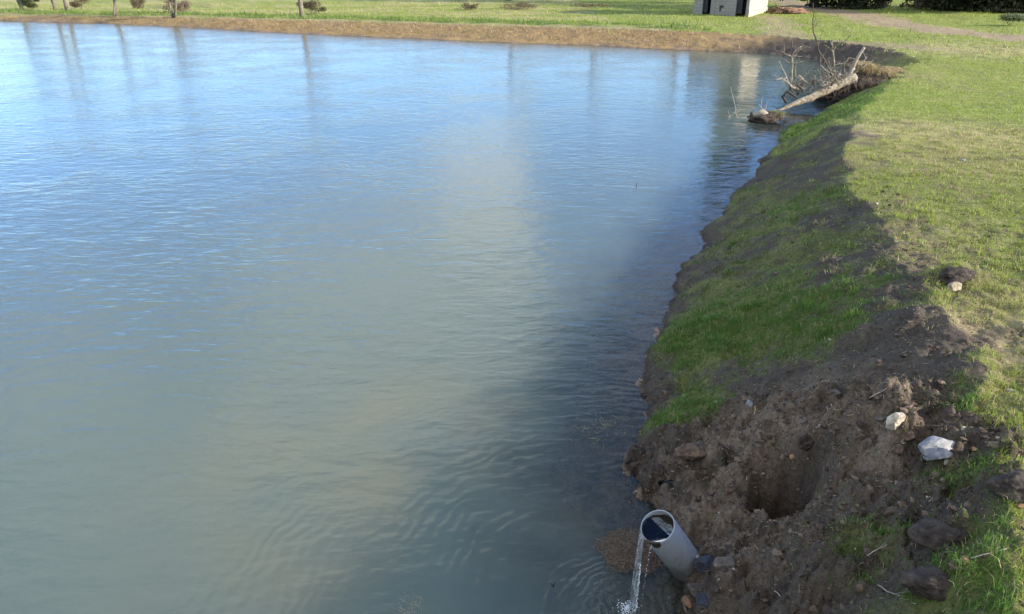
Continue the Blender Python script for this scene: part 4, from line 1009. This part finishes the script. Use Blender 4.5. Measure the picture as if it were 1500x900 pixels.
# trees further back that show as reflections
GB = 'tall bare trees beyond the meadow'
for k, (px_, dd, h, r_, lab) in enumerate(((745, 74, 15, .3, 'leftmost tall bare tree beyond the meadow'), (862, 80, 15, .3, 'second tall bare tree beyond the meadow, left of the hut'), (985, 76, 16, .3, 'tall bare tree standing just left behind the hut'), (1150, 70, 15, .3, 'tall bare tree standing right behind the hut'))):
    x = (px_-750)/F*dd*.98; bare_tree(gz_(Vector((x, dd, 0))), h, r_, 200+k, lab, GB, 1, 5)
LEAF = blade_mat('leaf', .25)
def leafy(name, base, rx, ry, h, n, leaf, c0, c1, label, cat, seed, group=None, parent=None, lobes=9, low=.25):
    rd = np.random.default_rng(seed); e = empty(name, base, label, cat, group)
    L_ = [(rd.normal(0, .45)*rx, rd.normal(0, .45)*ry, h*rd.uniform(low, .8), rd.uniform(.3, .55)) for _ in range(lobes)]
    idx = rd.integers(0, lobes, n); LL = np.array(L_)[idx]
    v = rd.normal(0, 1, (n, 3)); v /= np.linalg.norm(v, axis=1)[:, None]; v *= (rd.random(n)**.45)[:, None]
    P = LL[:, :3]+v*np.stack([LL[:, 3]*rx, LL[:, 3]*ry, LL[:, 3]*h*.6], 1); P[:, 2] = np.clip(P[:, 2], .02*h, None); P += np.array(base)
    a = rd.normal(0, 1, (n, 3)); a /= np.linalg.norm(a, axis=1)[:, None]; c_ = np.cross(a, rd.normal(0, 1, (n, 3))); c_ /= np.linalg.norm(c_, axis=1)[:, None]
    s_ = leaf*rd.uniform(.6, 1.4, n)[:, None]
    V = np.stack([P-a*s_, P-c_*s_*.45, P+a*s_, P+c_*s_*.45], 1).reshape(-1, 3); r = rd.random(n)[:, None]
    o = mesh_np('foliage', V, np.arange(4*n), np.full(n, 4), LEAF, False, np.repeat(np.array(c0)*(1-r)+np.array(c1)*r, 4, 0)); o.parent = e; o.matrix_parent_inverse = Matrix.Translation(-Vector(base))
    bm = bmesh.new(); rdd = random.Random(seed)
    for k in range(5): tube(bm, wobble(Vector(base)+Vector((0,0,-.05)), Vector(base)+Vector((rdd.gauss(0,.4)*rx, rdd.gauss(0,.4)*ry, h*rdd.uniform(.5,.85))), 5, .04), [h*.02*(1-.7*i_/5) for i_ in range(6)], 6)
    obj('stem', bm, TREEBARK, e, True); return e
def gp(px_, py_): return gz_(ground(px_, py_))
leafy('evergreen_tree', gz_(Vector(((1068-750)/F*66, 66, 0))), 2.2, 2.0, 15.5, 16000, .16, (.02,.032,.012), (.05,.06,.022), 'tall dark evergreen tree right behind the hut', 'tree', 5, lobes=16)
for k in range(9):
    px_ = 1160+k*48; d = 60-k*1.2+random.uniform(-1, 1); x = (px_-750)/F*d*.99
    leafy('hedge_tree', gz_(Vector((x, d, 0))), 3.4, 2.2, 8.0+random.uniform(-1, 1.5), 9000, .16, (.018,.024,.010), (.05,.05,.022),
          ('dense dark hedgerow tree in the line at the top right, ' + ('first','second','third','fourth','fifth','sixth','seventh','eighth','ninth')[k] + ' from the hut'), 'hedge tree', 300+k, 'hedgerow trees at the top right', low=.02, lobes=14)
for k, (px_, py_, rx, h, n, c0, c1, lab) in enumerate(((48, 14, .9, .9, 2500, (.03,.05,.015), (.07,.09,.03), 'low ivy bush at the foot of the leftmost tree stems'), (205, 13, .8, .9, 2200, (.10,.08,.05), (.22,.17,.1), 'brown leafless bush left of the fan of thin stems'), (262, 20, .9, 1.1, 2200, (.15,.11,.08), (.3,.22,.15), 'reddish brown twiggy bush behind the fan of stems'),
     (455, 22, .9, 1.0, 2400, (.06,.06,.03), (.16,.13,.08), 'twiggy bush round the foot of the single straight trunk'), (690, 14, .9, .6, 900, (.09,.08,.04), (.2,.16,.09), 'small dark bramble patch in the meadow, left one'),
     (762, 14, 1.5, .5, 1400, (.09,.08,.04), (.2,.15,.09), 'wider dark bramble patch in the middle of the meadow'), (865, 13, 1.2, .35, 900, (.09,.085,.04), (.2,.16,.09), 'flat brown bramble patch in the meadow, right one'), (1478, 38, .9, .6, 1800, (.10,.13,.06), (.2,.24,.12), 'grey green rush tuft beside the track at the right edge'),
     (120, 14, 1.0, 1.1, 2600, (.07,.06,.035), (.2,.15,.09), 'round brown bush right of the thick leaning trunk'))):
    leafy('bush', gp(px_, py_), rx, rx*.7, h, n, .05, c0, c1, lab, 'bush', 400+k)
# heap of reddish earth beside the hut
g0 = gp(1160, 20); rd = random.Random(4); bm = rock_bm((1.7,1.0,.42), 71, 12, 5, .35)
o = obj('earth_heap', bm, simple('red_earth', (.27,.16,.10), (.09,.06,.045), 3.5, bump=.9, bdist=.1), None, True); o.location = g0+Vector((-.3,.3,.05)); tag(o, 'rough heap of reddish brown earth right of the hut', 'earth heap')
